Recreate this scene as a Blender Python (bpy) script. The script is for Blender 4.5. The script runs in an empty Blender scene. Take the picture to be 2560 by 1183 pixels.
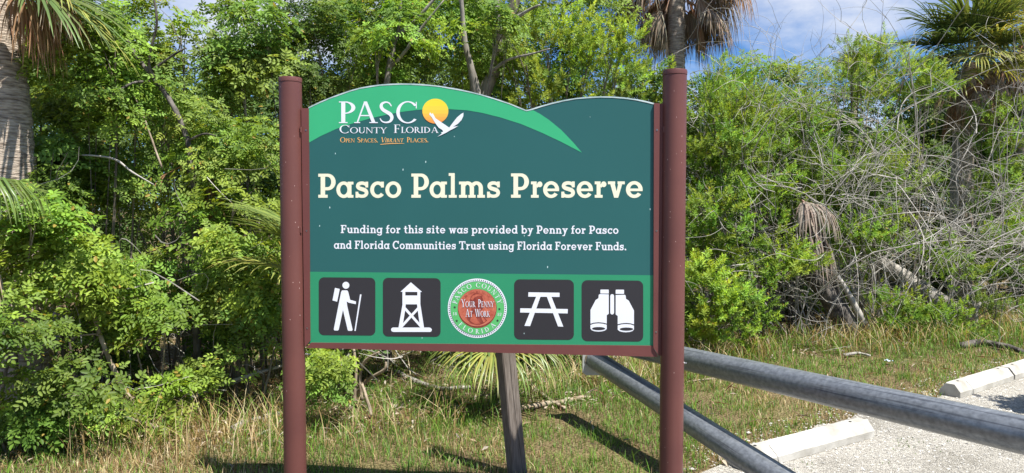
import bpy, math, random
import numpy as np
from mathutils import Vector, Matrix

# ------------------------------------------------------------------ camera, sky, sun, exposure
SC = bpy.context.scene
COL = SC.collection
CAMH = 1.6
PITCH = math.radians(2.4)
F = 1795.0                                   # focal length in pixels of the 2560 wide photograph
cam = bpy.data.cameras.new('camera'); camo = bpy.data.objects.new('camera', cam); COL.objects.link(camo)
cam.sensor_width = 36; cam.lens = 36*F/2560; cam.clip_end = 2000; cam.clip_start = 0.05
camo.location = (0, 0, CAMH); camo.rotation_euler = (math.pi/2-PITCH, 0, 0)
SC.camera = camo

SUN_EL = math.radians(64); SUN_AZ = math.radians(47)      # azimuth measured to the right of the direction behind the camera
sd = Vector((math.sin(SUN_AZ)*math.cos(SUN_EL), -math.cos(SUN_AZ)*math.cos(SUN_EL), math.sin(SUN_EL)))
sl = bpy.data.lights.new('sun', 'SUN'); sl.energy = 5.0; sl.angle = math.radians(0.53); sl.color = (1, .965, .9)
so = bpy.data.objects.new('sun', sl); COL.objects.link(so); so.rotation_euler = sd.to_track_quat('Z', 'Y').to_euler()

W = bpy.data.worlds.new('World'); SC.world = W; W.use_nodes = True
nt = W.node_tree; nt.nodes.clear()
def N(t, **k):
    n = nt.nodes.new(t)
    for a, b in k.items(): setattr(n, a, b)
    return n
sky = N('ShaderNodeTexSky', sky_type='NISHITA'); sky.sun_disc = False
sky.sun_elevation = SUN_EL; sky.sun_rotation = math.pi-SUN_AZ
sky.air_density = 1.0; sky.dust_density = 0.3; sky.ozone_density = 3.0
tc = N('ShaderNodeTexCoord')
mp = N('ShaderNodeMapping'); mp.inputs['Scale'].default_value = (1, 1, 2.2); mp.inputs['Location'].default_value = (.3, .45, .12)
nz = N('ShaderNodeTexNoise'); nz.inputs['Scale'].default_value = 2.3; nz.inputs['Detail'].default_value = 8; nz.inputs['Roughness'].default_value = .6
rp = N('ShaderNodeValToRGB'); rp.color_ramp.elements[0].position = .47; rp.color_ramp.elements[1].position = .64
mx = N('ShaderNodeMixRGB'); mx.inputs[2].default_value = (6.6, 7.0, 7.9, 1)
bg = N('ShaderNodeBackground'); bg.inputs[1].default_value = .066
wo = N('ShaderNodeOutputWorld')
L = nt.links.new
L(tc.outputs['Generated'], mp.inputs[0]); L(mp.outputs[0], nz.inputs[0]); L(nz.outputs[0], rp.inputs[0])
tn = N('ShaderNodeMixRGB', blend_type='MULTIPLY'); tn.inputs[0].default_value = 1; tn.inputs[2].default_value = (.52, .80, 1.15, 1); L(sky.outputs[0], tn.inputs[1])
L(rp.outputs[0], mx.inputs[0]); L(tn.outputs[0], mx.inputs[1]); L(mx.outputs[0], bg.inputs[0]); L(bg.outputs[0], wo.inputs[0])

SC.view_settings.view_transform = 'Standard'; SC.view_settings.look = 'None'
SC.view_settings.exposure = 0.95; SC.view_settings.gamma = 1
SC.render.engine = 'CYCLES'
SC.cycles.max_bounces = 7; SC.cycles.diffuse_bounces = 4; SC.cycles.transmission_bounces = 4; SC.cycles.transparent_max_bounces = 4

rnd = random.Random(7)
RG = np.random.default_rng(11)

# ------------------------------------------------------------------ helpers
def ray(px, py):
    u = (px-1280)/F; v = (591.5-py)/F
    return Vector((u, math.cos(PITCH)+v*math.sin(PITCH), -math.sin(PITCH)+v*math.cos(PITCH)))
def P(px, py, Y):
    r = ray(px, py); return Vector((0, 0, CAMH))+r*(Y/r.y)
def G(px, py, z=0.0):
    r = ray(px, py); return Vector((0, 0, CAMH))+r*((z-CAMH)/r.z)

def tag(o, label=None, cat=None, group=None, kind=None, category=None):
    cat = cat or category
    for k, v in (('label', label), ('category', cat), ('group', group), ('kind', kind)):
        if v: o[k] = v
    return o
def empty(name, loc=(0, 0, 0), rz=0, **k):
    o = bpy.data.objects.new(name, None); o.empty_display_size = .1; COL.objects.link(o)
    o.location = loc; o.rotation_euler = (0, 0, rz); return tag(o, **k)
def link(name, me, parent=None, **k):
    o = bpy.data.objects.new(name, me); COL.objects.link(o)
    if parent: o.parent = parent
    return tag(o, **k)
def mesh(name, V, Fs, mat=None, smooth=False, cols=None):
    """V (n,3); Fs list of int arrays (m,k); cols (n,3) -> point colour attribute"""
    V = np.asarray(V, np.float32).reshape(-1, 3)
    me = bpy.data.meshes.new(name)
    me.vertices.add(len(V)); me.vertices.foreach_set('co', V.ravel())
    Fs = [np.asarray(f, np.int32) for f in Fs if len(f)]
    lo = np.concatenate([f.ravel() for f in Fs]); tot = np.concatenate([np.full(len(f), f.shape[1], np.int32) for f in Fs])
    me.loops.add(len(lo)); me.loops.foreach_set('vertex_index', lo)
    me.polygons.add(len(tot)); st = np.zeros(len(tot), np.int32); st[1:] = np.cumsum(tot)[:-1]
    me.polygons.foreach_set('loop_start', st); me.polygons.foreach_set('loop_total', tot)
    if smooth: me.polygons.foreach_set('use_smooth', np.ones(len(tot), bool))
    me.update(calc_edges=True)
    if cols is not None:
        a = me.color_attributes.new('tint', 'FLOAT_COLOR', 'POINT')
        c = np.ones((len(V), 4), np.float32); c[:, :3] = cols; a.data.foreach_set('color', c.ravel())
    if mat: me.materials.append(mat)
    return me
class MB:
    def __init__(s): s.v = []; s.f = []
    def add(s, vs, fs):
        b = len(s.v); s.v += [tuple(v) for v in vs]; s.f += [[b+i for i in f] for f in fs]; return s
    def box(s, x0, y0, z0, x1, y1, z1):
        return s.add([(x0, y0, z0), (x1, y0, z0), (x1, y1, z0), (x0, y1, z0), (x0, y0, z1), (x1, y0, z1), (x1, y1, z1), (x0, y1, z1)],
                     [(0, 3, 2, 1), (4, 5, 6, 7), (0, 1, 5, 4), (1, 2, 6, 5), (2, 3, 7, 6), (3, 0, 4, 7)])
    def tube(s, pts, rad, n=8, cap=True):
        pts = [Vector(p) for p in pts]; m = len(pts)
        if not hasattr(rad, '__len__'): rad = [rad]*m
        vs = []; fs = []; up = None
        for i, p in enumerate(pts):
            t = (pts[min(i+1, m-1)]-pts[max(i-1, 0)]).normalized()
            if up is None: up = t.orthogonal().normalized()
            up = (up-t*up.dot(t)).normalized(); w = t.cross(up)
            for k in range(n):
                a = 2*math.pi*k/n; vs.append(p+(up*math.cos(a)+w*math.sin(a))*rad[i])
        for i in range(m-1):
            for k in range(n):
                a = i*n+k; b = i*n+(k+1) % n; fs.append((a, b, b+n, a+n))
        if cap: fs.append(tuple(range(n))[::-1]); fs.append(tuple((m-1)*n+k for k in range(n)))
        return s.add(vs, fs)
    def lathe(s, c, prof, n=32):
        vs = [(c[0]+r*math.cos(2*math.pi*k/n), c[1]+r*math.sin(2*math.pi*k/n), c[2]+z) for r, z in prof for k in range(n)]
        fs = [(i*n+k, i*n+(k+1) % n, (i+1)*n+(k+1) % n, (i+1)*n+k) for i in range(len(prof)-1) for k in range(n)]
        fs.append(tuple((len(prof)-1)*n+k for k in range(n)))
        return s.add(vs, fs)
    def me(s, name, mat, smooth=False, angle=None):
        m = bpy.data.meshes.new(name); m.from_pydata(s.v, [], s.f); m.materials.append(mat)
        if smooth:
            for p in m.polygons: p.use_smooth = True
            if angle:
                try: m.set_sharp_from_angle(angle=math.radians(angle))
                except Exception: pass
        return m
    def build(s, name, mat, parent=None, smooth=False, angle=None, **k):
        return link(name, s.me(name, mat, smooth, angle), parent, **k)

# ------------------------------------------------------------------ materials
def srgb(r, g, b):
    f = lambda c: (c/255/12.92 if c/255 <= .04045 else ((c/255+.055)/1.055)**2.4)
    return (f(r), f(g), f(b), 1)
def mat(name, c1, c2=None, rough=.6, scale=8, stretch=(1, 1, 1), bump=0, bscale=None, metallic=0, specks=None, spec=.4,
        lo=.35, hi=.65, detail=6, coat=0):
    m = bpy.data.materials.new(name); m.use_nodes = True; t = m.node_tree; b = t.nodes['Principled BSDF']; l = t.links.new
    b.inputs['Roughness'].default_value = rough; b.inputs['Metallic'].default_value = metallic
    b.inputs['Specular IOR Level'].default_value = spec; b.inputs['Coat Weight'].default_value = coat
    co = t.nodes.new('ShaderNodeTexCoord'); mpp = t.nodes.new('ShaderNodeMapping'); mpp.inputs['Scale'].default_value = stretch
    l(co.outputs['Object'], mpp.inputs[0])
    out = None
    if c2 is not None:
        n = t.nodes.new('ShaderNodeTexNoise'); n.inputs['Scale'].default_value = scale; n.inputs['Detail'].default_value = detail
        r = t.nodes.new('ShaderNodeValToRGB'); r.color_ramp.elements[0].position = lo; r.color_ramp.elements[1].position = hi
        r.color_ramp.elements[0].color = (*c1[:3], 1); r.color_ramp.elements[1].color = (*c2[:3], 1)
        l(mpp.outputs[0], n.inputs[0]); l(n.outputs[0], r.inputs[0]); out = r.outputs[0]
    else:
        rgb = t.nodes.new('ShaderNodeRGB'); rgb.outputs[0].default_value = (*c1[:3], 1); out = rgb.outputs[0]
    if specks:                                   # (scale, size, colour, keep)
        vo = t.nodes.new('ShaderNodeTexVoronoi'); vo.inputs['Scale'].default_value = specks[0]
        mv = t.nodes.new('ShaderNodeMapping'); mv.inputs['Scale'].default_value = (1, 1, .42); l(co.outputs['Object'], mv.inputs[0]); l(mv.outputs[0], vo.inputs[0])
        a = t.nodes.new('ShaderNodeMath'); a.operation = 'LESS_THAN'; a.inputs[1].default_value = specks[1]; l(vo.outputs['Distance'], a.inputs[0])
        sep = t.nodes.new('ShaderNodeSeparateColor'); l(vo.outputs['Color'], sep.inputs[0])
        b2 = t.nodes.new('ShaderNodeMath'); b2.operation = 'LESS_THAN'; b2.inputs[1].default_value = specks[3]; l(sep.outputs[0], b2.inputs[0])
        c = t.nodes.new('ShaderNodeMath'); c.operation = 'MULTIPLY'; l(a.outputs[0], c.inputs[0]); l(b2.outputs[0], c.inputs[1])
        mxx = t.nodes.new('ShaderNodeMixRGB'); mxx.inputs[2].default_value = (*specks[2][:3], 1)
        l(c.outputs[0], mxx.inputs[0]); l(out, mxx.inputs[1]); out = mxx.outputs[0]
    l(out, b.inputs['Base Color'])
    if bump:
        n2 = t.nodes.new('ShaderNodeTexNoise'); n2.inputs['Scale'].default_value = bscale or scale*2; n2.inputs['Detail'].default_value = 8
        bp = t.nodes.new('ShaderNodeBump'); bp.inputs['Strength'].default_value = 1; bp.inputs['Distance'].default_value = bump
        l(mpp.outputs[0], n2.inputs[0]); l(n2.outputs[0], bp.inputs['Height']); l(bp.outputs[0], b.inputs['Normal'])
    return m
def leafmat(name, trans=.40, rough=.5, spec=.22, boost=1.0):
    m = bpy.data.materials.new(name); m.use_nodes = True; t = m.node_tree; b = t.nodes['Principled BSDF']; l = t.links.new
    at = t.nodes.new('ShaderNodeAttribute'); at.attribute_name = 'tint'
    b.inputs['Roughness'].default_value = rough; b.inputs['Specular IOR Level'].default_value = spec
    l(at.outputs['Color'], b.inputs['Base Color'])
    tr = t.nodes.new('ShaderNodeBsdfTranslucent'); mc = t.nodes.new('ShaderNodeMixRGB'); mc.blend_type = 'MULTIPLY'; mc.inputs[0].default_value = 1
    mc.inputs[2].default_value = (1.5*boost, 1.35*boost, .7*boost, 1); l(at.outputs['Color'], mc.inputs[1]); l(mc.outputs[0], tr.inputs[0])
    ms = t.nodes.new('ShaderNodeMixShader'); ms.inputs[0].default_value = trans
    o = t.nodes['Material Output']; l(b.outputs[0], ms.inputs[1]); l(tr.outputs[0], ms.inputs[2]); l(ms.outputs[0], o.inputs[0])
    return m

LEAF = leafmat('leaf'); GRASSM = leafmat('grass_blade', .3, .5, .25); DRY = leafmat('dry_leaf', .12, .8, .1)
BARK = mat('bark', (.10, .08, .06), (.28, .24, .19), .9, 9, (1, 1, .25), .012, 14)
GBARK = mat('grey_bark', (.13, .115, .095), (.36, .33, .29), .9, 11, (1, 1, .2), .02, 16)
DBARK = mat('dark_bark', (.035, .03, .025), (.17, .15, .13), .9, 16, (1, 1, .5), .02, 24)
DEADW = mat('bare_twig', (.25, .23, .20), (.46, .43, .38), .85, 5, bump=.002, bscale=40)
STICK = mat('dry_stick', (.20, .15, .10), (.42, .34, .25), .85, 9, bump=.004, bscale=30)
SOIL = None

# ------------------------------------------------------------------ ground
def noise2(x, y, s, seed=0):
    r = np.random.default_rng(seed); t = r.random((64, 64))
    u = x*s+100; v = y*s+100; i = np.floor(u).astype(int); j = np.floor(v).astype(int); fu = u-i; fv = v-j
    fu = fu*fu*(3-2*fu); fv = fv*fv*(3-2*fv); g = lambda a, b: t[a % 64, b % 64]
    return (g(i, j)*(1-fu)+g(i+1, j)*fu)*(1-fv)+(g(i, j+1)*(1-fu)+g(i+1, j+1)*fu)*fv
def fbm(x, y, s, seed=0): return (noise2(x, y, s, seed)+.5*noise2(x, y, s*2.1, seed+1)+.25*noise2(x, y, s*4.3, seed+2))/1.75

def ground_material():
    m = bpy.data.materials.new('ground_soil'); m.use_nodes = True; t = m.node_tree; b = t.nodes['Principled BSDF']; l = t.links.new
    co = t.nodes.new('ShaderNodeTexCoord'); b.inputs['Roughness'].default_value = .95; b.inputs['Specular IOR Level'].default_value = .1
    def nzz(s, d=8, st=None):
        n = t.nodes.new('ShaderNodeTexNoise'); n.inputs['Scale'].default_value = s; n.inputs['Detail'].default_value = d; l(co.outputs['Object'], n.inputs[0]); return n
    def ramp(n, a, ca, bb, cb):
        r = t.nodes.new('ShaderNodeValToRGB'); e = r.color_ramp.elements; e[0].position = a; e[1].position = bb; e[0].color = (*ca, 1); e[1].color = (*cb, 1); l(n.outputs[0], r.inputs[0]); return r
    r1 = ramp(nzz(1.3), .42, (.15, .115, .07), .6, (.17, .15, .075)); r2 = ramp(nzz(60), .35, (.3, .25, .2), .7, (1.7, 1.6, 1.5))
    mm = t.nodes.new('ShaderNodeMixRGB'); mm.blend_type = 'MULTIPLY'; mm.inputs[0].default_value = 1; l(r1.outputs[0], mm.inputs[1]); l(r2.outputs[0], mm.inputs[2])
    l(mm.outputs[0], b.inputs['Base Color'])
    bp = t.nodes.new('ShaderNodeBump'); bp.inputs['Distance'].default_value = .03; l(nzz(45).outputs[0], bp.inputs['Height']); l(bp.outputs[0], b.inputs['Normal'])
    return m
gm = ground_material()
xs = np.concatenate([[-200, -60, -20], np.arange(-10, 14, .25), [20, 60, 200]]); ys = np.concatenate([[-60, -10], np.arange(0, 16, .25), [20, 40, 100, 300]])
XX, YY = np.meshgrid(xs, ys)
near = ((YY > 5.4) & (YY < 16)) * np.clip((YY-5.4)/3, 0, 1)
def gz(x, y): return 0.06*(fbm(x, y, .6, 3)-.5)*np.clip((y-5.4)/3, 0, 1)*(y < 16)*np.clip((5.5-x*.0-(x > 3)*(x-3)*.0), 0, 1)
ZZ = gz(XX, YY)
nx, ny = len(xs), len(ys)
I = np.arange(nx*ny).reshape(ny, nx); q = np.stack([I[:-1, :-1], I[:-1, 1:], I[1:, 1:], I[1:, :-1]], -1).reshape(-1, 4)
link('ground', mesh('ground', np.stack([XX, YY, ZZ], -1), [q], gm, True), kind='structure')

# gravel car park: sheet with an uneven edge running behind the parking stops
def edge_y(x): return 4.16+.70*(x-1.32)+.28
def gravel_inside(x, y): return (y < edge_y(x)+.22*(fbm(x, y, 2.2, 9)-.5)*2) & (x > .75+.35*(fbm(x, y, 1.7, 5)))
gx = np.arange(.8, 14, .05)
edge = [(x, edge_y(x)+.24*(float(fbm(np.array(x), np.array(edge_y(x)), 2.2, 9))-.5)*2) for x in gx]
def gravel_material():
    m = bpy.data.materials.new('shell_gravel'); m.use_nodes = True; t = m.node_tree; b = t.nodes['Principled BSDF']; l = t.links.new
    co = t.nodes.new('ShaderNodeTexCoord'); b.inputs['Roughness'].default_value = .9; b.inputs['Specular IOR Level'].default_value = .15
    v = t.nodes.new('ShaderNodeTexVoronoi'); v.inputs['Scale'].default_value = 120; l(co.outputs['Object'], v.inputs[0])
    s = t.nodes.new('ShaderNodeSeparateColor'); l(v.outputs['Color'], s.inputs[0])
    r = t.nodes.new('ShaderNodeValToRGB'); e = r.color_ramp.elements; e[0].color = (.22, .205, .18, 1); e[1].color = (.50, .48, .43, 1); e[1].position = .8
    l(s.outputs[0], r.inputs[0])
    n = t.nodes.new('ShaderNodeTexNoise'); n.inputs['Scale'].default_value = 1.6; n.inputs['Detail'].default_value = 8; l(co.outputs['Object'], n.inputs[0])
    r2 = t.nodes.new('ShaderNodeValToRGB'); e = r2.color_ramp.elements; e[0].color = (.8, .78, .74, 1); e[1].color = (1.1, 1.08, 1.05, 1); e[0].position = .35; e[1].position = .55
    l(n.outputs[0], r2.inputs[0])
    mm = t.nodes.new('ShaderNodeMixRGB'); mm.blend_type = 'MULTIPLY'; mm.inputs[0].default_value = 1; l(r.outputs[0], mm.inputs[1]); l(r2.outputs[0], mm.inputs[2]); l(mm.outputs[0], b.inputs['Base Color'])
    bp = t.nodes.new('ShaderNodeBump'); bp.inputs['Distance'].default_value = .012; bp.invert = True; l(v.outputs['Distance'], bp.inputs['Height']); l(bp.outputs[0], b.inputs['Normal'])
    return m
gmat = gravel_material()
mb = MB(); nE = len(edge)
vs = [(x, y, .012) for x, y in edge]+[(x, -3, .012) for x, y in edge]
mb.add(vs, [(i, nE+i, nE+i+1, i+1) for i in range(nE-1)])
mb.build('gravel_parking_area', gmat, kind='structure')

# loose stones lying on the gravel and along its edge
n = 26000
x = RG.uniform(.7, 5.2, n); y = RG.uniform(2.6, 8, n)
d = edge_y(x)+.12-y; keep = (d > -.25) & (d < 2.6) & (RG.random(n) < np.where(d > 0, 1-d*.25, .35)) & (x > .9+.4*RG.random(n)); x = x[keep]; y = y[keep]; n = len(x)
octv = np.array([(1, 0, 0), (0, 1, 0), (-1, 0, 0), (0, -1, 0), (0, 0, 1), (0, 0, -1)], float); octf = np.array([(0, 1, 4), (1, 2, 4), (2, 3, 4), (3, 0, 4)])
s = RG.uniform(.003, .008, (n, 1))*(1+.8*(RG.random((n, 1)) > .95)); a = RG.uniform(0, 6.28, n)
V = np.repeat(octv[None], n, 0)*np.stack([s[:, 0]*RG.uniform(.8, 1.6, n), s[:, 0], s[:, 0]*RG.uniform(.4, .8, n)], -1)[:, None, :]
V += RG.normal(0, .15, V.shape)*s[:, :, None]
c, si = np.cos(a)[:, None], np.sin(a)[:, None]; V = np.stack([V[..., 0]*c-V[..., 1]*si, V[..., 0]*si+V[..., 1]*c, V[..., 2]], -1)
V += np.stack([x, y, np.full(n, .014)], -1)[:, None, :]
Fq = (octf[None]+(np.arange(n)*6)[:, None, None]).reshape(-1, 3)
cc = np.repeat((RG.uniform(.25, .58, (n, 1))*np.array([[1, .96, .87]]))[:, None, :], 6, 1).reshape(-1, 3)
STONE = mat('stone', (.4, .4, .4)); t = STONE.node_tree; at = t.nodes.new('ShaderNodeAttribute'); at.attribute_name = 'tint'; t.links.new(at.outputs[0], t.nodes['Principled BSDF'].inputs['Base Color']); t.nodes['Principled BSDF'].inputs['Roughness'].default_value = .9
link('loose_gravel', mesh('loose_gravel', V, [Fq], STONE, cols=cc), kind='stuff', label='loose pale shell gravel scattered over the car park', category='gravel')

# ------------------------------------------------------------------ the park sign
pa = P(770, 591, 3.70); pb = P(1636, 591, 3.515)
A = Vector((pa.x, pa.y, 0)); T = Vector((pb.x-pa.x, pb.y-pa.y, 0)); WID = T.length; T.normalize()
NRM = Vector((T.y, -T.x, 0))                       # towards the camera
RZ = math.atan2(T.y, T.x)
def S(px, py, d=0.0):
    """photo pixel -> sign-local coordinates; d metres proud of the panel face"""
    r = ray(px, py); C0 = Vector((0, 0, CAMH)); k = (A-C0).dot(NRM)/r.dot(NRM); p = C0+r*k-A
    return Vector((p.dot(T), -d, p.z))
PAINT = mat('brown_paint', srgb(98, 60, 56), srgb(107, 66, 60), .42, 3, specks=(75, .09, srgb(215, 185, 175), .22), spec=.4, bump=.0004, bscale=60)
PAINT2 = mat('brown_frame_paint', srgb(106, 61, 58), srgb(113, 66, 62), .5, 4, specks=(60, .05, srgb(220, 190, 180), .12))
def pm(name, c, rough=.45, dv=.93, sp=(42, .07, .10)):
    return mat(name, tuple(v*dv for v in c[:3]), c, rough, 2.2, spec=.35, specks=(sp[0], sp[1], srgb(200, 225, 225), sp[2]), lo=.3, hi=.7)
TEAL = pm('teal_vinyl', srgb(42, 98, 97), sp=(34, .075, .16)); LGREEN = pm('bright_green_vinyl', srgb(60, 180, 124), sp=(30, .03, .05)); BAND = pm('band_green_vinyl', srgb(48, 146, 104))
BLACK = pm('charcoal_vinyl', srgb(52, 51, 55)); WHITE = pm('white_vinyl', srgb(238, 241, 248), sp=(20, .01, .01)); CREAM = pm('cream_vinyl', srgb(242, 240, 212), sp=(20, .01, .01))
EDGE = mat('panel_edge_white', srgb(205, 222, 222), srgb(150, 175, 175), .5, 14); GOLD = pm('gold_vinyl', srgb(250, 190, 110)); STEEL = mat('bolt_steel', (.55, .55, .54), (.35, .34, .33), .35, 20, metallic=.9)
sign = empty('park_sign', A, RZ, label='large green and teal park sign with arched top on two round brown posts', cat='sign')
# posts
for px, ptop, which in ((729.5, 198, 0), (1683.5, 180, 1)):
    c = S(px, 600); top = S(px, ptop+9).z; r = .0575
    yb = .006
    p = MB().lathe((c.x, yb, -.3), [(r, 0), (r, top+.3)], 40).build('post', PAINT, sign, True, 40)
    MB().lathe((c.x, yb, top+.0012), [(r*.97, 0), (r*1.025, .001), (r*1.03, .018), (r*1.0, .024), (r*.5, .027), (0.002, .027)], 40).build('post_cap', PAINT, p, True, 30)
    sgn = 1 if which == 0 else -1
    for yy in (325, 575, 822):
        q0 = S(757 if which == 0 else 1657, yy); bx = q0.x
        cl = MB().tube([(bx-sgn*.004, -.016, q0.z+.014), (bx-sgn*.004, -.016, q0.z-.014)], .0052, 10).build('hinge_bracket', PAINT, p, True, 40)
# panel
top = [(771, 269), (800, 255), (826, 244.5), (850, 235.5), (875, 227), (900, 220), (925, 215.5), (950, 212.2), (975, 210.3), (1000, 209.5), (1025, 209.6), (1050, 210.8), (1075, 212.8), (1100, 215.8), (1125, 219.6),
       (1150, 224), (1175, 229.6), (1200, 235.8), (1225, 243), (1250, 250.8), (1275, 259.5), (1300, 269.4), (1316, 276.2), (1330, 272.6), (1352, 265.4), (1380, 257.6), (1410, 250.8), (1440, 246), (1470, 243), (1500, 241.8),
       (1530, 242.2), (1560, 244.4), (1590, 248.6), (1615, 253.4), (1637, 259)]
fr = [S(x, y) for x, y in top]; bl = S(772, 860); br = S(1637, 868)
out = fr+[br, bl]; k = len(out); th = .012
m = MB(); m.add([(p.x, 0, p.z) for p in out]+[(p.x, th, p.z) for p in out], [tuple(range(k))[::-1], tuple(range(k, 2*k))]+[(i, (i+1) % k, k+(i+1) % k, k+i) for i in range(k)])
panel = m.build('panel', TEAL, sign)
# pale worn edge along the arched top
m = MB(); kk = len(fr)
jit = [rnd.uniform(-.0008, .0012) for _ in fr]
m.add([(p.x, -.0015, p.z-.0052+j) for p, j in zip(fr, jit)]+[(p.x, -.0015, p.z+.0014) for p in fr]+[(p.x, th+.001, p.z+.0014) for p in fr],
      [(i, i+1, kk+i+1, kk+i) for i in range(kk-1)]+[(kk+i, kk+i+1, 2*kk+i+1, 2*kk+i) for i in range(kk-1)])
m.build('panel_edge', EDGE, sign)
LAY = [0]
def prints(name, polys, material, d, parent=None, **kw):
    m = MB()
    for i, pl in enumerate(polys):
        m.add([S(x, y, d+.00004*(i % 9)) for x, y in pl], [tuple(range(len(pl)))])
    me = m.me(name, material)
    # make all faces look at the viewer
    import bmesh
    b = bmesh.new(); b.from_mesh(me)
    for f in b.faces:
        if f.normal.y > 0: f.normal_flip()
    b.to_mesh(me); b.free()
    return link(name, me, parent or sign, **kw)
low = [(772, 357), (801.6, 340.5), (842, 322), (883, 308.5), (923, 297), (964, 287.7), (1005, 279.8), (1045, 274.9), (1085, 273), (1122.5, 273.2), (1167, 276), (1205, 282.5), (1251, 294), (1301.6, 310), (1352, 331), (1403, 355), (1455, 382)]
upr = [(1433.6, 357), (1403, 325), (1372.6, 300), (1350, 285), (1331, 274.5)]
prints('green_swoosh', [[(x, y+2.2) for x, y in top[:23]]+[(1322, 276)]+upr[::-1]+low[::-1]], LGREEN, .0006)
prints('green_band', [[(773.5, 679.5), (1637, 688.5), (1637, 866), (773.5, 858)]], BAND, .0006)
# frame rails with mitred corners
def rail(pts, d0, d1, name):
    f = [S(x, y) for x, y in pts]; k = len(f)
    return MB().add([(p.x, -d0, p.z) for p in f]+[(p.x, d1, p.z) for p in f], [tuple(range(k)), tuple(range(k, 2*k))[::-1]]+[(i, k+i, k+(i+1) % k, (i+1) % k) for i in range(k)]).build(name, PAINT2, sign)
lf = rail([(754, 271), (772.5, 271), (776.6, 852), (762.5, 868.5)], .006, .02, 'side_frame')
rf = rail([(1634.6, 259), (1649, 259), (1646.5, 889), (1632.8, 867.5)], .012, .02, 'side_frame')
rail([(1650, 259.5), (1658, 259.5), (1655, 889), (1647.5, 889)], .003, .021, 'frame_flange')
bf = rail([(779, 856.5), (1631.5, 864), (1645, 892), (765, 869.5)], .0045, .02, 'bottom_frame')
for par, px in ((lf, 766), (rf, 1642)):
    for i, yy in enumerate((326, 577, 820 if px < 1000 else 829)):
        pxx = px+(yy-326)*(.006 if px < 1000 else -.005)
        q = S(pxx, yy); dd = .0072 if par is lf else .0132
        sc = MB().add([(q.x+.0042*math.cos(a), -dd, q.z+.0042*math.sin(a)) for a in np.linspace(0, 6.283, 13)[:-1]], [tuple(range(12))[::-1]]).build('screw', STEEL, par)
        MB().add([(q.x+.0026*math.cos(a), -dd-.0005, q.z+.0026*math.sin(a)) for a in np.linspace(0, 6.283, 11)[:-1]], [tuple(range(10))[::-1]]).me
        m = MB().add([(q.x+.0026*math.cos(a), -dd-.0005, q.z+.0026*math.sin(a)) for a in np.linspace(0, 6.283, 11)[:-1]], [tuple(range(10))[::-1]]); m.build('screw_hole', BLACK, par)
for px, yy, sg in ((768, 887, 1), (1710, 909, 1)):
    q = S(px, yy); m = MB(); m.tube([(q.x-.012, .01, q.z), (q.x+.002, .01, q.z)], .0065, 6); m.tube([(q.x, .01, q.z), (q.x+.014, .01, q.z)], .0035, 8)
    m.build('bolt', STEEL, sign)

# --- lettering: glyphs drawn as polygons
def R(x0, y0, x1, y1): return [[(x0, y0), (x1, y0), (x1, y1), (x0, y1)]]
def Q(*p): return [list(p)]
def ARC(cx, cy, rx, ry, w, h, a0=0, a1=360, n=None):
    n = n or max(6, int(abs(a1-a0)/9)); out = []; parts = 2 if abs(a1-a0) > 200 else 1
    for s in range(parts):
        b0 = a0+(a1-a0)*s/parts; b1 = a0+(a1-a0)*(s+1)/parts; m = max(4, n//parts)
        an = [math.radians(b0+(b1-b0)*i/m) for i in range(m+1)]
        out.append([(cx+rx*math.cos(a), cy+ry*math.sin(a)) for a in an]+[(cx+(rx-w)*math.cos(a), cy+(ry-h)*math.sin(a)) for a in an[::-1]])
    return out
def DISC(cx, cy, r, ry=None, n=24): return [[(cx+r*math.cos(2*math.pi*i/n), cy+(ry or r)*math.sin(2*math.pi*i/n)) for i in range(n)]]
def smooth(pts, k=4):
    o = []
    for i in range(len(pts)-1):
        p0, p1, p2, p3 = pts[max(i-1, 0)], pts[i], pts[i+1], pts[min(i+2, len(pts)-1)]
        for j in range(k):
            t = j/k; o.append(tuple(.5*(2*b+(c-a)*t+(2*a-5*b+4*c-d)*t*t+(3*b-a-3*c+d)*t**3) for a, b, c, d in zip(p0, p1, p2, p3)))
    return o+[tuple(pts[-1])]
def STROKE(pts, w, k=4):
    """pts (x,y) or (x,y,w)"""
    pts = smooth([p if len(p) == 3 else (p[0], p[1], w) for p in pts], k); l = []; r = []
    for i, p in enumerate(pts):
        a = pts[max(i-1, 0)]; b = pts[min(i+1, len(pts)-1)]; dx, dy = b[0]-a[0], b[1]-a[1]; n = math.hypot(dx, dy) or 1
        l.append((p[0]-dy/n*p[2]/2, p[1]+dx/n*p[2]/2)); r.append((p[0]+dy/n*p[2]/2, p[1]-dx/n*p[2]/2))
    return [l+r[::-1]]
def bar(x0, y0, x1, y1, w): return STROKE([(x0, y0), (x1, y1)], w, 1)
ring = lambda x: ARC(x, 20, 19, 20.7, 9.7, 8.2)
nb = R(0, 33, 5.2, 40)+R(0, 0, 20, 7)+R(5, 0, 15.5, 40)+ARC(22, 24, 17, 16.7, 10.5, 8.5, 0, 150)+R(28.5, 0, 39, 24.2)+R(24, 0, 44, 7)
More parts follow.
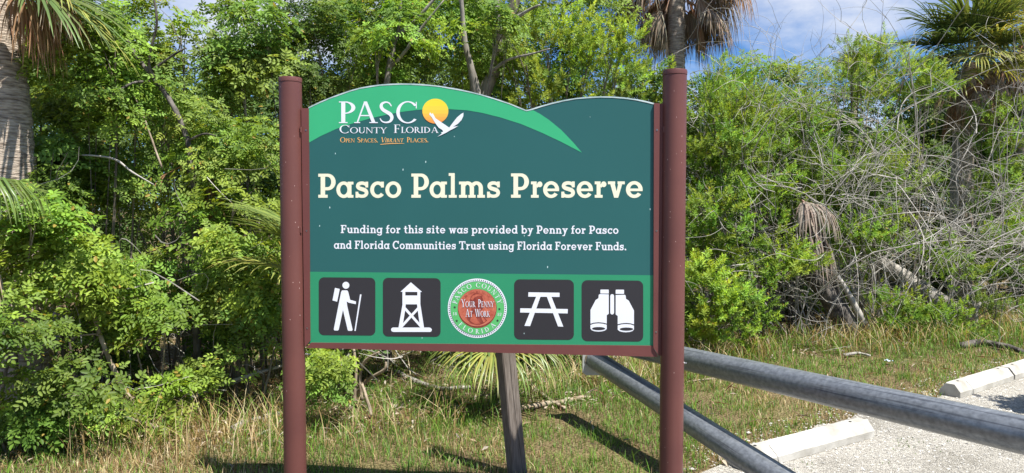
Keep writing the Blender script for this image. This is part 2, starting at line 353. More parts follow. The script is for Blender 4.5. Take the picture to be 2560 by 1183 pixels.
SLAB = {
 'P': (R(6, 0, 17.5, 60)+R(0, 0, 24, 7.5)+R(0, 52.5, 25, 60)+R(17, 18.5, 25, 26.5)+ARC(24.5, 39.3, 20, 20.7, 11.5, 8, -92, 92), 47),
 'a': (ring(19)+R(29, 0, 39, 40)+R(38.5, 0, 44, 7)+R(38.5, 33, 44, 40), 46),
 's': (STROKE([(29.5, 29, 7), (24, 34.5, 8), (16, 36.5, 8.5), (8, 34, 9), (5.5, 28.5, 9), (9, 24, 9.5), (17, 21.3, 10), (25, 18, 10), (28, 11.5, 9), (24, 5.5, 8.5), (16, 3.8, 8), (8, 5.5, 8), (3, 11, 7)], 9)+R(25, 25.5, 32, 40)+R(0, 0, 7, 15), 36),
 'c': (ARC(19.5, 20, 19.5, 20.7, 9.8, 8.2, 42, 322)+R(27.5, 25.5, 35, 40), 38),
 'o': (ARC(20, 20, 20, 20.7, 9.8, 8.2), 43),
 'l': (R(6, 0, 16.5, 61)+R(0, 54, 6.2, 61)+R(0, 0, 22, 7), 25),
 'i': (R(6, 0, 16.5, 40)+R(0, 33, 6.2, 40)+R(0, 0, 22, 7)+DISC(11.5, 52.5, 6), 25),
 'm': (R(0, 33, 5.2, 40)+R(5, 0, 15.5, 40)+ARC(21, 24, 16, 16.7, 10.5, 8.5, 0, 150)+R(26.5, 0, 37, 24.2)+ARC(43, 24, 16, 16.7, 10.5, 8.5, 0, 150)+R(48.5, 0, 59, 24.2)+R(0, 0, 20, 7)+R(23, 0, 41, 7)+R(45, 0, 64, 7), 66),
 'n': (nb, 45),
 'u': (R(5, 15, 15.5, 40)+R(0, 33, 5.2, 40)+ARC(21, 16, 16, 16.7, 10.5, 8.5, 180, 330)+R(28.5, 0, 39, 40)+R(23, 33, 28.7, 40)+R(38.7, 0, 44, 7), 45),
 'h': (R(5, 0, 15.5, 61)+R(0, 54, 5.2, 61)+[p for p in nb[1:]], 45),
 'd': (ring(19)+R(29, 0, 39.5, 61)+R(23, 54, 29.2, 61)+R(39, 0, 44, 7), 46),
 'b': (ring(25)+R(5, 0, 15.5, 61)+R(0, 54, 5.2, 61), 46),
 'p': (ring(25)+R(5, -18, 15.5, 40)+R(0, 33, 5.2, 40)+R(0, -18, 21, -11.5), 46),
 'g': (ring(19)+R(29, -3, 39.5, 40)+R(39, 33, 44, 40)+ARC(20.5, -3, 19, 15, 10.5, 7.5, 195, 360), 46),
 'f': (R(6, 0, 16.5, 46.5)+ARC(20.5, 46, 14.5, 15, 10.5, 8, 62, 180)+R(0, 33, 26, 40)+R(0, 0, 23, 7), 28),
 't': (R(7, 12, 17.5, 54)+R(0, 33, 27, 40)+ARC(20.5, 12.2, 13.5, 12.9, 10.5, 8, 180, 305), 30),
 'w': (Q((4, 40), (15, 40), (23, 0), (13.5, 0))+Q((26, 40), (32, 40), (22, 0), (16, 0))+Q((24, 40), (34, 40), (43, 0), (33.5, 0))+Q((43, 40), (53, 40), (43, 0), (36, 0))+R(0, 33.5, 19, 40)+R(38, 33.5, 57, 40), 58),
 'v': (Q((4, 40), (15.5, 40), (25.5, 0), (15.5, 0))+Q((27, 40), (37.5, 40), (25.5, 0), (18, 0))+R(0, 33, 18, 40)+R(24, 33, 42, 40), 43),
 'y': (Q((4, 40), (15.5, 40), (26, 5), (18, 0))+Q((28, 40), (38, 40), (17, -18), (8, -18))+R(0, 33, 18, 40)+R(24, 33, 42, 40)+R(1, -18, 17, -11.5), 43),
 'e': (ARC(20, 20, 20, 20.7, 9.8, 8.2, 0, 325)+R(9, 16.2, 39.9, 22.5), 43),
 'r': (R(0, 33, 5.2, 40)+R(5, 0, 15.5, 40)+R(0, 0, 21, 7)+DISC(24, 33, 7)+bar(15, 27, 22, 34, 7), 33),
 'F': (R(6, 0, 17.5, 60)+R(0, 0, 24, 7)+R(0, 53, 42, 60)+R(35, 43, 42, 53.2)+R(17, 27, 28, 34)+R(27, 22, 33.5, 39), 44),
 'C': (ARC(27, 30, 27, 30.8, 11.5, 8.5, 42, 318)+R(41, 39, 49, 60), 53),
 'T': (R(20, 0, 31.5, 60)+R(0, 52.5, 51, 60)+R(0, 42, 7, 53)+R(44, 42, 51, 53)+R(12, 0, 39, 7), 53),
 '.': (DISC(7, 6, 6.5, n=14), 15), ' ': ([], 17)}
def V_(x, w): return R(x, 0, x+w, 100)+R(x-8, 0, x+w+8, 4.5)+R(x-8, 95.5, x+w+8, 100)
sS = STROKE([(55, 78, 4), (46, 92, 6), (31, 97, 7), (15, 90, 11), (11, 76, 14), (19, 62, 15), (34, 52, 16), (51, 40, 16), (57, 24, 14), (49, 8, 10), (32, 3, 7), (15, 8, 6), (6, 22, 4)], 10)
ROM = {
 'A': (Q((42, 100), (49, 100), (15, 0), (9, 0))+Q((40, 100), (54, 100), (91, 0), (75, 0))+R(25, 32, 68, 37.5)+R(0, 0, 25, 4.5)+R(64, 0, 100, 4.5), 99),
 'B': (V_(10, 14)+ARC(26, 75.5, 26, 24.5, 13, 5, -95, 95)+ARC(26, 26, 33, 26, 14, 5, -95, 95), 67),
 'C': (ARC(50, 50, 50, 51.5, 15, 5.5, 38, 320)+R(85, 68, 89, 98), 92), 'D': (V_(10, 14)+ARC(22, 50, 63, 50, 15, 5.5, -92, 92), 94),
 'E': (V_(10, 14)+R(24, 95, 60, 100)+R(24, 48, 50, 53)+R(24, 0, 64, 5)+R(56, 81, 60, 96)+R(46, 40, 50, 60)+R(60, 4, 64, 22), 72),
 'F': (V_(10, 14)+R(24, 95, 60, 100)+R(24, 48, 50, 53)+R(56, 79, 60, 96)+R(46, 40, 50, 60), 66),
 'G': (ARC(50, 50, 50, 51.5, 15, 5.5, 38, 325)+R(85, 68, 89, 98)+R(76, 6, 90, 42)+R(68, 40, 98, 44.5), 102), 'I': (V_(10, 14), 36),
 'K': (V_(10, 14)+Q((24, 44), (31, 44), (74, 100), (66, 100))+Q((33, 56), (46, 60), (88, 0), (70, 0))+R(58, 95.5, 82, 100)+R(64, 0, 96, 4.5), 92),
 'L': (V_(10, 14)+R(24, 0, 60, 5)+R(56, 4, 60, 26), 62),
 'N': (R(10, 0, 16, 100)+R(2, 0, 24, 4.5)+Q((2, 100), (20, 100), (82, 0), (74, 0))+R(76, 0, 82, 100)+R(68, 95.5, 90, 100), 93),
 'O': (ARC(51, 50, 51, 51.5, 15, 5.5), 104), 'P': (V_(10, 14)+ARC(23, 71.5, 36, 28.5, 14, 5, -92, 92), 62),
 'R': (V_(10, 14)+ARC(23, 72.5, 35, 27.5, 14, 5, -92, 92)+Q((30, 47), (45, 47), (84, 0), (66, 0))+R(66, 0, 88, 4.5), 84),
 'S': (sS, 68), 'T': (R(34, 0, 48, 100)+R(2, 95, 80, 100)+R(2, 78, 6, 96)+R(76, 78, 80, 96)+R(26, 0, 56, 4.5), 83),
 'U': (R(8, 30, 22, 100)+R(0, 95.5, 30, 100)+ARC(42, 31, 34, 32.5, 14, 6, 180, 360)+R(70, 30, 76, 100)+R(62, 95.5, 84, 100), 88),
 'V': (Q((4, 100), (20, 100), (54, 0), (42, 0))+Q((78, 100), (85, 100), (54, 0), (47, 0))+R(-4, 95.5, 30, 100)+R(68, 95.5, 94, 100), 90),
 'W': (Q((4, 100), (19, 100), (45, 0), (34, 0))+Q((60, 100), (66, 100), (45, 0), (39, 0))+Q((55, 100), (70, 100), (96, 0), (85, 0))+Q((113, 100), (120, 100), (96, 0), (90, 0))+R(-4, 95.5, 28, 100)+R(104, 95.5, 128, 100), 124),
 'Y': (Q((2, 100), (18, 100), (47, 48), (35, 46))+Q((72, 100), (79, 100), (47, 48), (41, 48))+R(34, 0, 48, 50)+R(-6, 95.5, 28, 100)+R(62, 95.5, 88, 100)+R(26, 0, 56, 4.5), 82),
 '1': (V_(14, 13), 42), '7': (R(4, 90, 56, 100)+Q((44, 90), (56, 90), (30, 0), (17, 0)), 58), '8': (ARC(30, 74, 24, 26, 12, 5)+ARC(30, 26, 28, 27, 13, 5), 60),
 '.': (DISC(9, 7, 8, n=12), 24), ' ': ([], 45)}
def glyph_at(g, x0, sx, sy, yb, slant=0):
    """g polygons, y up -> photo pixels, y down; yb = baseline, a number or a function of x"""
    f = yb if callable(yb) else (lambda x: yb)
    o = []
    for pl in g:
        o.append([(x0+(x+slant*y)*sx, f(x0+x*sx)-y*sy) for x, y in pl])
    return o
def line(font, s, x0, x1, yb, cap, unit, small=.76, track=0, slant=0):
    """a line of text from x0 to x1 pixels, cap height in pixels; lower case in ROM = small capitals"""
    sy = cap/unit; rom = font is ROM; adv = []; sc = []
    for ch in s:
        k = small if (rom and ch.islower()) else 1; g = font[ch.upper() if rom else ch]; adv.append((g[1]+track)*k); sc.append(k)
    sx = (x1-x0)/(sum(adv)-track*sc[-1]); x = x0; o = []
    for ch, a, k in zip(s, adv, sc):
        g = font[ch.upper() if rom else ch][0]; o += glyph_at(g, x, sx*k, sy*k, yb, slant); x += a*sx
    return o
# title: each letter where it stands
title = [('P', 795.8, 839.3), ('a', 841, 883.7), ('s', 889, 921), ('c', 925.5, 959.8), ('o', 963.5, 1003), ('P', 1028.4, 1072.3), ('a', 1074, 1117.4), ('l', 1121.8, 1142), ('m', 1147.5, 1212.5), ('s', 1217.6, 1250),
         ('P', 1277.6, 1322.4), ('r', 1327.5, 1356), ('e', 1357.8, 1397.8), ('s', 1403.3, 1437.4), ('e', 1441.8, 1482.4), ('r', 1486.8, 1516), ('v', 1519.8, 1562), ('e', 1564.8, 1606.6)]
GW = {'P': 44.5, 'a': 44, 's': 32.5, 'c': 35, 'o': 40, 'l': 22, 'm': 64, 'r': 31, 'e': 40, 'v': 42}
for ch, a, b in title:
    prints('letter', glyph_at(SLAB[ch][0], a, (b-a)/GW[ch], 1.0+(a-795)*3e-5, 494.6), CREAM, .0006)
prints('funding_text', line(SLAB, 'Funding for this site was provided by Penny for Pasco', 852, 1547, lambda x: 583+(x-852)*.0026, 20.2, 60, track=3.5), WHITE, .0006)
prints('funding_text', line(SLAB, 'and Florida Communities Trust using Florida Forever Funds.', 835, 1566, lambda x: 622+(x-835)*.0055, 20.4, 60, track=3), WHITE, .0006)
Z1 = lambda x, y: (700+x/4.923, 180+y/4.923)
for ch, a, b, w in (('P', 722, 942, 62), ('A', 915, 1205, 100), ('S', 1215, 1392, 62), ('C', 1432, 1715, 100)):
    x0 = 700+a/4.923; x1 = 700+b/4.923; g = ROM[ch][0]; off = 2 if ch == 'P' else 0
    prints('logo_letter', glyph_at(g, x0-off*.3, (x1-x0)/w, .54, 308.0), WHITE, .0012)
prints('logo_text', line(ROM, 'County', 849, 967, 333.4, 20.5, 100, .72, 4), WHITE, .0012)
prints('logo_text', line(ROM, 'Florida', 984.5, 1096.5, 332.6, 20.8, 100, .72, 4), WHITE, .0012)
prints('tagline', line(ROM, 'Open Spaces.', 850.5, 945.5, 356.2, 12.6, 100, .77, 3)+line(ROM, 'Places.', 1017, 1071.5, 356.0, 12.8, 100, .77, 3)+line(ROM, 'Vibrant', 951, 1008, 356, 12.6, 100, .77, 3, .22)
       +STROKE([Z1(1235, 893)+(1.2,), Z1(1330, 884)+(1.5,), Z1(1430, 881)+(1.5,), Z1(1530, 881)+(.6,)], 1.3), GOLD, .0009)
# sun disc in bands, from yellow down to orange
cx, cy = Z1(1913, 483); rx, ry = 160/4.923, 153/4.923
bands = [(-1.0, -.42, (250, 222, 62)), (-.42, -.1, (250, 216, 72)), (-.1, .2, (249, 206, 74)), (.2, .45, (249, 192, 78)), (.45, .7, (248, 178, 80)), (.7, 1.0, (246, 160, 80))]
for i, (a, b, cc_) in enumerate(bands):
    aa = math.asin(a); bb = math.asin(b)
    an = np.linspace(aa, bb, 12); pl = [(cx+rx*math.cos(t), cy+ry*math.sin(t)) for t in an]+[(cx-rx*math.cos(t), cy+ry*math.sin(t)) for t in an[::-1]]
    prints('sun_band', [pl], pm('sun_band_%d' % i, srgb(*cc_)), .0015)
bird = [(1838, 525), (1848, 498), (1868, 520), (1880, 508), (1915, 572), (1990, 622), (2050, 662), (2083, 686), (2120, 636), (2180, 560), (2230, 518), (2259, 502), (2257, 545), (2235, 592), (2190, 640), (2130, 676), (2195, 666), (2150, 692), (2090, 722), (2050, 747), (2000, 771), (1940, 798), (1992, 760), (1984, 745), (2010, 736), (1998, 714), (1955, 688), (1918, 640), (1888, 590), (1866, 555)]
prints('bird_emblem', [[Z1(*p) for p in bird]], WHITE, .0021)
# icon plates
def rrect(x0, y0, x1, y1, r, skew=0.008):
    o = []
    for cx_, cy_, a0 in ((x1-r, y0+r, -90), (x1-r, y1-r, 0), (x0+r, y1-r, 90), (x0+r, y0+r, 180)):
        for i in range(7):
            a = math.radians(a0+15*i); x_ = cx_+r*math.cos(a); o.append((x_, cy_+r*math.sin(a)+(x_-(x0+x1)/2)*skew))
    return o
Z5 = lambda p: (740+p[0]/5.376, 670+p[1]/5.376)
Z7 = lambda p: (1270+p[0]/4.7326, 670+p[1]/4.7326)
def mapz(z, polys): return [[z(p) for p in pl] for pl in polys]
plates = [rrect(797, 694, 938.5, 838.5, 13), rrect(957.3, 695.2, 1101.5, 841.8, 13), rrect(1285.3, 699, 1434.7, 849.4, 14), rrect(1454, 701.2, 1608, 853.6, 14)]
ip = [prints('icon_plate', [p], BLACK, .0012, label=l) for p, l in zip(plates, ('black icon plate with a white hiker', 'black icon plate with a white lookout tower', 'black icon plate with a white picnic table', 'black icon plate with white binoculars'))]
prints('hiker_pictogram', mapz(Z5, DISC(672, 233, 47)+Q((525, 267), (590, 283), (555, 453), (492, 437))
    + Q((620, 302), (680, 300), (694, 305), (704, 322), (730, 428), (808, 450), (805, 487), (708, 466), (683, 450), (690, 510), (763, 832), (752, 845), (708, 845), (697, 835), (633, 565), (576, 830), (564, 841), (518, 840), (509, 826), (608, 322))
    + Q((862, 355), (882, 357), (803, 847), (787, 846))), WHITE, .0018, ip[0])
prints('tower_pictogram', mapz(Z5, Q((1545, 193), (1695, 323), (1405, 321))+R(1432, 319, 1470, 490)+R(1632, 319, 1672, 490)+R(1468, 370, 1634, 489)
    + Q((1434, 484), (1476, 486), (1470, 560), (1430, 802), (1379, 802))+Q((1628, 486), (1672, 484), (1723, 806), (1670, 806), (1636, 560))
    + bar(1462, 540, 1688, 792, 34)+bar(1646, 540, 1412, 795, 34)+R(1308, 800, 1797, 860)+DISC(1308, 829, 29, n=16)+DISC(1797, 832, 29, n=16)), WHITE, .0018, ip[1])
prints('picnic_table_pictogram', mapz(Z7, Q((242, 288), (610, 293), (610, 343), (240, 340))+Q((146, 477), (708, 486), (706, 538), (144, 527))+Q((335, 338), (385, 338), (262, 688), (195, 685))+Q((460, 340), (515, 342), (655, 695), (592, 692))), WHITE, .0018, ip[2])
lb = [(1088, 309), (1192, 312), (1192, 542), (1168, 560), (1168, 658), (1130, 648), (1070, 642), (1010, 648), (976, 660), (976, 496), (1038, 378), (1070, 358), (1074, 318)]
lr = [(976, 674), (1015, 660), (1070, 655), (1125, 660), (1168, 671), (1168, 722), (1145, 741), (1110, 750), (1070, 753), (1025, 749), (992, 738), (976, 718)]
mir = lambda pl: [(2466-x, y+8) for x, y in pl]
prints('binoculars_pictogram', mapz(Z7, [[(1097, 256), (1188, 256), (1192, 262), (1192, 303), (1093, 302), (1093, 262)], mir([(1097, 249), (1188, 249), (1192, 254), (1192, 298), (1093, 298), (1093, 254)]), lb, mir(lb), lr, mir(lr),
    [(1232.5-22.5*math.cos(a), 332-22.5*math.sin(a)) for a in np.linspace(0, math.pi, 9)]+[(1232.5+22.5*math.cos(a), 528+22.5*math.sin(a)) for a in np.linspace(0, math.pi, 9)]]), WHITE, .0018, ip[3])
for q_ in ((1072, 717, 78, 19), (1402, 723, 80, 19)): prints('lens_opening', mapz(Z7, DISC(*q_)), BLACK, .0024, ip[3])
# seal
Z6 = lambda p: (1110+p[0]/6.57, 680+p[1]/6.57)
SG = pm('seal_green_vinyl', srgb(96, 190, 112)); COPPER = mat('copper_print', srgb(176, 84, 66), srgb(206, 118, 92), .4, 30, bump=.0006, bscale=90); COPD = mat('dark_copper_print', srgb(120, 48, 42), srgb(160, 76, 62), .4, 40); COPL = mat('light_copper_print', srgb(214, 136, 112), srgb(190, 100, 80), .4, 25)
SCX, SCY = 548, 596
def Zs(polys): return mapz(Z6, polys)
seal = prints('county_seal', Zs(DISC(SCX, SCY, 485, 488, 64)), WHITE, .0012)
prints('seal_ring', Zs(DISC(SCX, SCY, 441, 442, 64)), SG, .0018, seal)
prints('seal_line', Zs(ARC(SCX, SCY, 443, 444, 3.5, 3.5)), BLACK, .0020, seal)
prints('seal_dots', Zs([p for i in range(84) for p in DISC(SCX+461*math.cos(i*math.pi/42), SCY+463*math.sin(i*math.pi/42), 9, n=8)]), BLACK, .0018, seal, kind='stuff')
prints('coin_shadow', Zs(DISC(SCX-1, SCY+4, 320, 320, 48)), COPD, .0022, seal)
prints('coin', Zs(DISC(SCX-2, SCY-8, 306, 300, 48)), COPPER, .0026, seal)
prints('coin_rim', Zs(ARC(SCX-2, SCY-8, 309, 303, 10, 10)), COPL, .0028, seal)
bust = [(430, 440), (450, 390), (500, 352), (560, 345), (610, 362), (636, 388), (625, 410), (640, 440), (646, 475), (640, 500), (655, 540), (640, 560), (640, 600), (610, 625), (585, 640), (600, 690), (660, 730), (710, 800), (640, 850), (545, 868), (450, 845), (385, 780), (375, 750), (430, 700), (455, 640), (450, 560), (425, 500)]
prints('coin_bust', Zs([bust]), COPD, .0030, seal)
for pl_ in ([(440, 440), (470, 392), (530, 362), (600, 370), (628, 392), (560, 392), (500, 420), (470, 470)], [(455, 700), (500, 690), (560, 800), (600, 850), (500, 850), (430, 800)], [(600, 720), (640, 745), (690, 805), (650, 830)]):
    prints('bust_highlight', Zs([pl_]), COPPER, .0032, seal)
def arc_text(s, r, a0, a1, cap, inward=False, track=8):
    """letters around the seal, angles in degrees counter-clockwise from the right"""
    adv = [ROM[c][1]+track for c in s]; tot = sum(adv)-track; o = []; x = 0; sc = cap/100
    for ch, a in zip(s, adv):
        g, w = ROM[ch]; mid = (x+w/2)/tot; th_ = math.radians(a0+(a1-a0)*mid); x += a; c_, s_ = math.cos(th_), math.sin(th_)
        rad = (c_, s_) if not inward else (-c_, -s_); tan = (rad[1], -rad[0])
        bc = (SCX+c_*r, -SCY+s_*r*1.003)
        for pl in g: o.append([(bc[0]+tan[0]*(px_-w/2)*sc+rad[0]*py_*sc, -(bc[1]+tan[1]*(px_-w/2)*sc+rad[1]*py_*sc)) for px_, py_ in pl])
    return o
for tx_ in (arc_text('PASCO COUNTY', 342, 169, 11, 76), arc_text('FLORIDA', 416, 219, 321, 74, True), glyph_at(ROM['1'][0], 147, .5, .5, 712)+glyph_at(ROM['8'][0], 178, .55, .5, 712), glyph_at(ROM['8'][0], 880, .52, .5, 723)+glyph_at(ROM['7'][0], 914, .52, .5, 723)):
    prints('seal_lettering', Zs(tx_), WHITE, .0024, seal)
def star(cx_, cy_, r): return [[(cx_+(r if i % 2 == 0 else r*.42)*math.sin(i*math.pi/5), cy_-(r if i % 2 == 0 else r*.42)*math.cos(i*math.pi/5)) for i in range(10)]]
for sx_, sy_ in ((177, 580), (910, 609), (211, 803), (880, 799)): prints('seal_star', Zs(star(sx_, sy_, 25)), BLACK, .0024, seal)
pen = line(ROM, 'Your Penny', 287, 818, 577, 128, 100, .74, 8)+line(ROM, 'At Work', 356, 754, 736, 128, 100, .74, 8)
prints('seal_motto_shadow', Zs([[(x+7, y+7) for x, y in pl] for pl in pen]), COPD, .0034, seal)
prints('seal_motto', Zs(pen), WHITE, .0040, seal)
prints('coin_inscription', Zs(arc_text('IN GOD WE TRUST', 256, 137, 43, 28, False, 30)), COPD, .0034, seal)

# ------------------------------------------------------------------ leaning timber post behind the sign
WOOD = mat('weathered_wood', (.105, .085, .07), (.20, .17, .145), .85, 10, (14, 14, .7), .0025, 10)
YW = 4.2
tp = P(1263, 878, YW); bt = P(1293, 1183, YW)
dirw = (bt-tp).normalized(); topp = tp-dirw*.5; k = (topp.z+.25)/-dirw.z; botp = topp+dirw*k
h = .0455; ang = math.radians(30)
ax = Vector((math.cos(ang), math.sin(ang), 0)); ay = Vector((-math.sin(ang), math.cos(ang), 0))
w = MB(); rings = 7; vs = []; fs = []; ch_ = .007
sec = [(-h+ch_, -h), (h-ch_, -h), (h, -h+ch_), (h, h-ch_), (h-ch_, h), (-h+ch_, h), (-h, h-ch_), (-h, -h+ch_)]
for i in range(rings):
    c = topp.lerp(botp, i/(rings-1))
    for a, b in sec: vs.append(c+ax*(a+rnd.uniform(-.0008, .0008))+ay*b)
for i in range(rings-1):
    for j in range(8): fs.append((i*8+j, (i+1)*8+j, (i+1)*8+(j+1) % 8, i*8+(j+1) % 8))
fs.append(tuple(range(8))); w.add(vs, fs)
tpo = w.build('timber_post', WOOD, label='grey weathered timber post leaning behind the green park sign', cat='post')
cr = MB()
for i in range(26):                                     # a long drying crack down the right-hand face
    t0, t1 = i/26, (i+1)/26; f = lambda t: topp.lerp(botp, t)+ax*(-.012+.03*t+.003*math.sin(t*9))+ay*(-h-.0006)
    a0, a1 = f(t0), f(t1); cr.add([a0-ax*.0011, a0+ax*.0011, a1+ax*.0011, a1-ax*.0011], [(0, 3, 2, 1)])
cr.build('crack', mat('crack_dark', (.02, .017, .015)), tpo)

# ------------------------------------------------------------------ galvanised pipe gate
def galv():
    m = mat('galvanised_steel', (.15, .162, .175), (.27, .288, .305), .36, 55, (1, 1, .8), .0002, 160, metallic=.4, spec=.5, detail=12, lo=.30, hi=.70)
    t = m.node_tree; b = t.nodes['Principled BSDF']; l = t.links.new
    co = t.nodes.new('ShaderNodeTexCoord'); mpp = t.nodes.new('ShaderNodeMapping'); mpp.inputs['Scale'].default_value = (70, 70, 1.1); l(co.outputs['Object'], mpp.inputs[0])
    n = t.nodes.new('ShaderNodeTexNoise'); n.inputs['Scale'].default_value = 1; n.inputs['Detail'].default_value = 4; l(mpp.outputs[0], n.inputs[0])
    r = t.nodes.new('ShaderNodeValToRGB'); e = r.color_ramp.elements; e[0].position = .36; e[1].position = .40; e[0].color = (.30, .30, .33, 1); e[1].color = (1, 1, 1, 1); l(n.outputs[0], r.inputs[0])
    src = b.inputs['Base Color'].links[0].from_socket; mm = t.nodes.new('ShaderNodeMixRGB'); mm.blend_type = 'MULTIPLY'; mm.inputs[0].default_value = .6
    l(src, mm.inputs[1]); l(r.outputs[0], mm.inputs[2]); l(mm.outputs[0], b.inputs['Base Color']); return m
GALV = galv()
gate = empty('pipe_gate', G(1475, 1000), label='grey galvanised steel pipe gate reaching from behind the sign to the right', cat='gate')
def pipe(a, b, r, name):
    """pipe along local Z so the streaks follow it"""
    d = b-a; o = MB().lathe((0, 0, 0), [(r*.8, 0), (r, .001), (r, d.length-.001), (r*.8, d.length)], 48).build(name, GALV, None, True, 35)
    o.matrix_world = Matrix.Translation(a) @ d.to_track_quat('Z', 'Y').to_matrix().to_4x4()
    o.parent = gate; o.matrix_parent_inverse = Matrix.Translation(gate.location).inverted(); return o
ra = P(1710, 896, 4.33); rb = P(2560, 1088, 2.56); dr = (rb-ra).normalized()
top_l = ra-dr*1.02; top_r = rb+dr*.9
pipe(top_l, top_r, .07, 'top_rail')
la = P(1497, 905, 5.15); lm = P(1925, 1183, 3.5); dl = (lm-la).normalized(); lend = la+dl*3.3
pipe(la-dl*.10, lend, .07, 'brace_rail')
for px_, py_, q in ((0, 0, top_r), (0, 0, lend)):
    o = MB().lathe((0, 0, 0), [(.08, 0), (.08, q.z+.35), (.07, q.z+.36)], 32).build('gate_post', GALV, None, True, 35)
    o.location = (q.x+.02, q.y, -.3); o.parent = gate; o.matrix_parent_inverse = Matrix.Translation(gate.location).inverted()
GPL = mat('pale_zinc', (.42, .43, .40), (.52, .53, .50), .5, 12, metallic=.2)
pc = P(1482, 905, 5.2); m = MB()
vs2 = []
for x_, z_ in ((-.075, .26), (.085, .26), (.085, -.07), (.055, -.095), (-.05, -.095), (-.075, -.075)): vs2.append((pc.x+x_, pc.z+z_))
kq = len(vs2); m.add([(x_, pc.y-.012, z_) for x_, z_ in vs2]+[(x_, pc.y+.03, z_) for x_, z_ in vs2], [tuple(range(kq)), tuple(range(kq, 2*kq))[::-1]]+[(i, kq+i, kq+(i+1) % kq, (i+1) % kq) for i in range(kq)])
o = m.build('hinge_plate', GPL, gate); o.matrix_parent_inverse = Matrix.Translation(gate.location).inverted()
m = MB(); c0 = la-dl*.085; m.tube([c0+dl*(.0), c0+dl*.022], .077, 28); o = m.build('weld_collar', mat('rusty_weld', (.20, .15, .07), (.4, .38, .33), .7, 30), gate, True, 40); o.matrix_parent_inverse = Matrix.Translation(gate.location).inverted()
m = MB(); m.tube([Vector((pc.x, pc.y+.06, -.2)), Vector((pc.x, pc.y+.06, pc.z+.4))], .06, 20)

# ------------------------------------------------------------------ concrete parking stops
CONC = mat('pale_concrete', (.25, .23, .19), (.50, .48, .43), .85, 4.5, bump=.0015, bscale=55, specks=(38, .13, (.2, .18, .15), .22), lo=.3, hi=.6)
def stop(a, b, label, extra=0):
    d = Vector((b.x-a.x, b.y-a.y, 0)); Ln = d.length+extra; rz = math.atan2(d.y, d.x)
    root = empty('parking_stop', (a.x, a.y, .014), rz, label=label, cat='parking stop', group='concrete parking stops along the gravel')
    # local x along, y away from the camera; near bottom edge on y=0
    prof = [(0, 0), (0, .045), (.05, .108), (.12, .108), (.17, .045), (.17, 0)]
    xs_ = [0, .012]+[Ln*i/10 for i in range(1, 10)]+[Ln-.012, Ln]; m = MB(); vs = []
    for j, x_ in enumerate(xs_):
        sc_ = .96 if j in (0, len(xs_)-1) else 1
        for (y_, z_) in prof: vs.append((x_, .085+(y_-.085)*sc_+rnd.uniform(-.0012, .0012), z_*sc_+(rnd.uniform(-.001, .001) if z_ else 0)))
    k_ = len(prof); fs = [(i*k_+j, (i+1)*k_+j, (i+1)*k_+(j+1) % k_, i*k_+(j+1) % k_) for i in range(len(xs_)-1) for j in range(k_-1)]
    fs += [tuple(range(k_)), tuple((len(xs_)-1)*k_+j for j in range(k_))[::-1]]
    m.add(vs, fs).build('concrete_block', CONC, root)
    for x_ in (Ln*.13, Ln*.88):
        MB().lathe((x_, .085, .1098), [(.010, 0), (.010, .0015)], 10).build('pin_hole', BLACK, root)
    cr = MB(); cxx = Ln*.22
    cr.add([(cxx, -.0022, .0), (cxx+.005, -.0022, 0), (cxx-.012+.004, -.0022, .0455), (cxx-.012, -.0022, .0455)], [(0, 1, 2, 3)])
    cr.add([(cxx-.012, -.0012, .0475), (cxx-.007, -.0012, .0475), (cxx-.03, .0482, .1092), (cxx-.034, .0482, .1092)], [(0, 1, 2, 3)])
    cr.build('crack', mat('crack_grey', (.14, .13, .11)), root)
    return root
s1a, s1b = G(1868, 1187), G(2187, 1098)
stop(s1a, s1b, 'pale concrete parking stop nearest the sign, half under the slanting brace pipe')
s2a = G(2402, 1000); s2b = G(2535, 955); d2 = (s2b-s2a).normalized()
stop(s2a, s2b, 'pale concrete parking stop above the thick pipe near the right edge')
s3a = s2b+d2*.03; stop(s3a, s3a+d2*1.2, 'concrete parking stop cut off by the right edge of the view')

# ------------------------------------------------------------------ foliage machinery
def rotmat(z, spin):
    """(n,3) axis z and spin -> (n,3,3) columns x,y,z"""
    z = z/np.linalg.norm(z, axis=1, keepdims=True); ref = np.where(np.abs(z[:, 2:3]) < .9, np.array([[0, 0, 1.]]), np.array([[1., 0, 0]]))
    x = np.cross(ref, z); x /= np.linalg.norm(x, axis=1, keepdims=True); y = np.cross(z, x)
    c, s_ = np.cos(spin)[:, None], np.sin(spin)[:, None]
    return np.stack([x*c+y*s_, -x*s_+y*c, z], -1)
def leaf6(L_, W_, fold=.25, curl=.15):
    """leaf along +x, blade in xy, 6 verts: base, l1, l2, tip, r2, r1"""
    z1 = fold*W_*.5
    return np.array([(0, 0, 0), (L_*.32, W_*.46, z1), (L_*.74, W_*.40, z1-curl*L_*.4), (L_, 0, -curl*L_), (L_*.74, -W_*.40, z1-curl*L_*.4), (L_*.32, -W_*.46, z1)])
LQ = np.array([(0, 3, 2, 1), (0, 5, 4, 3)])
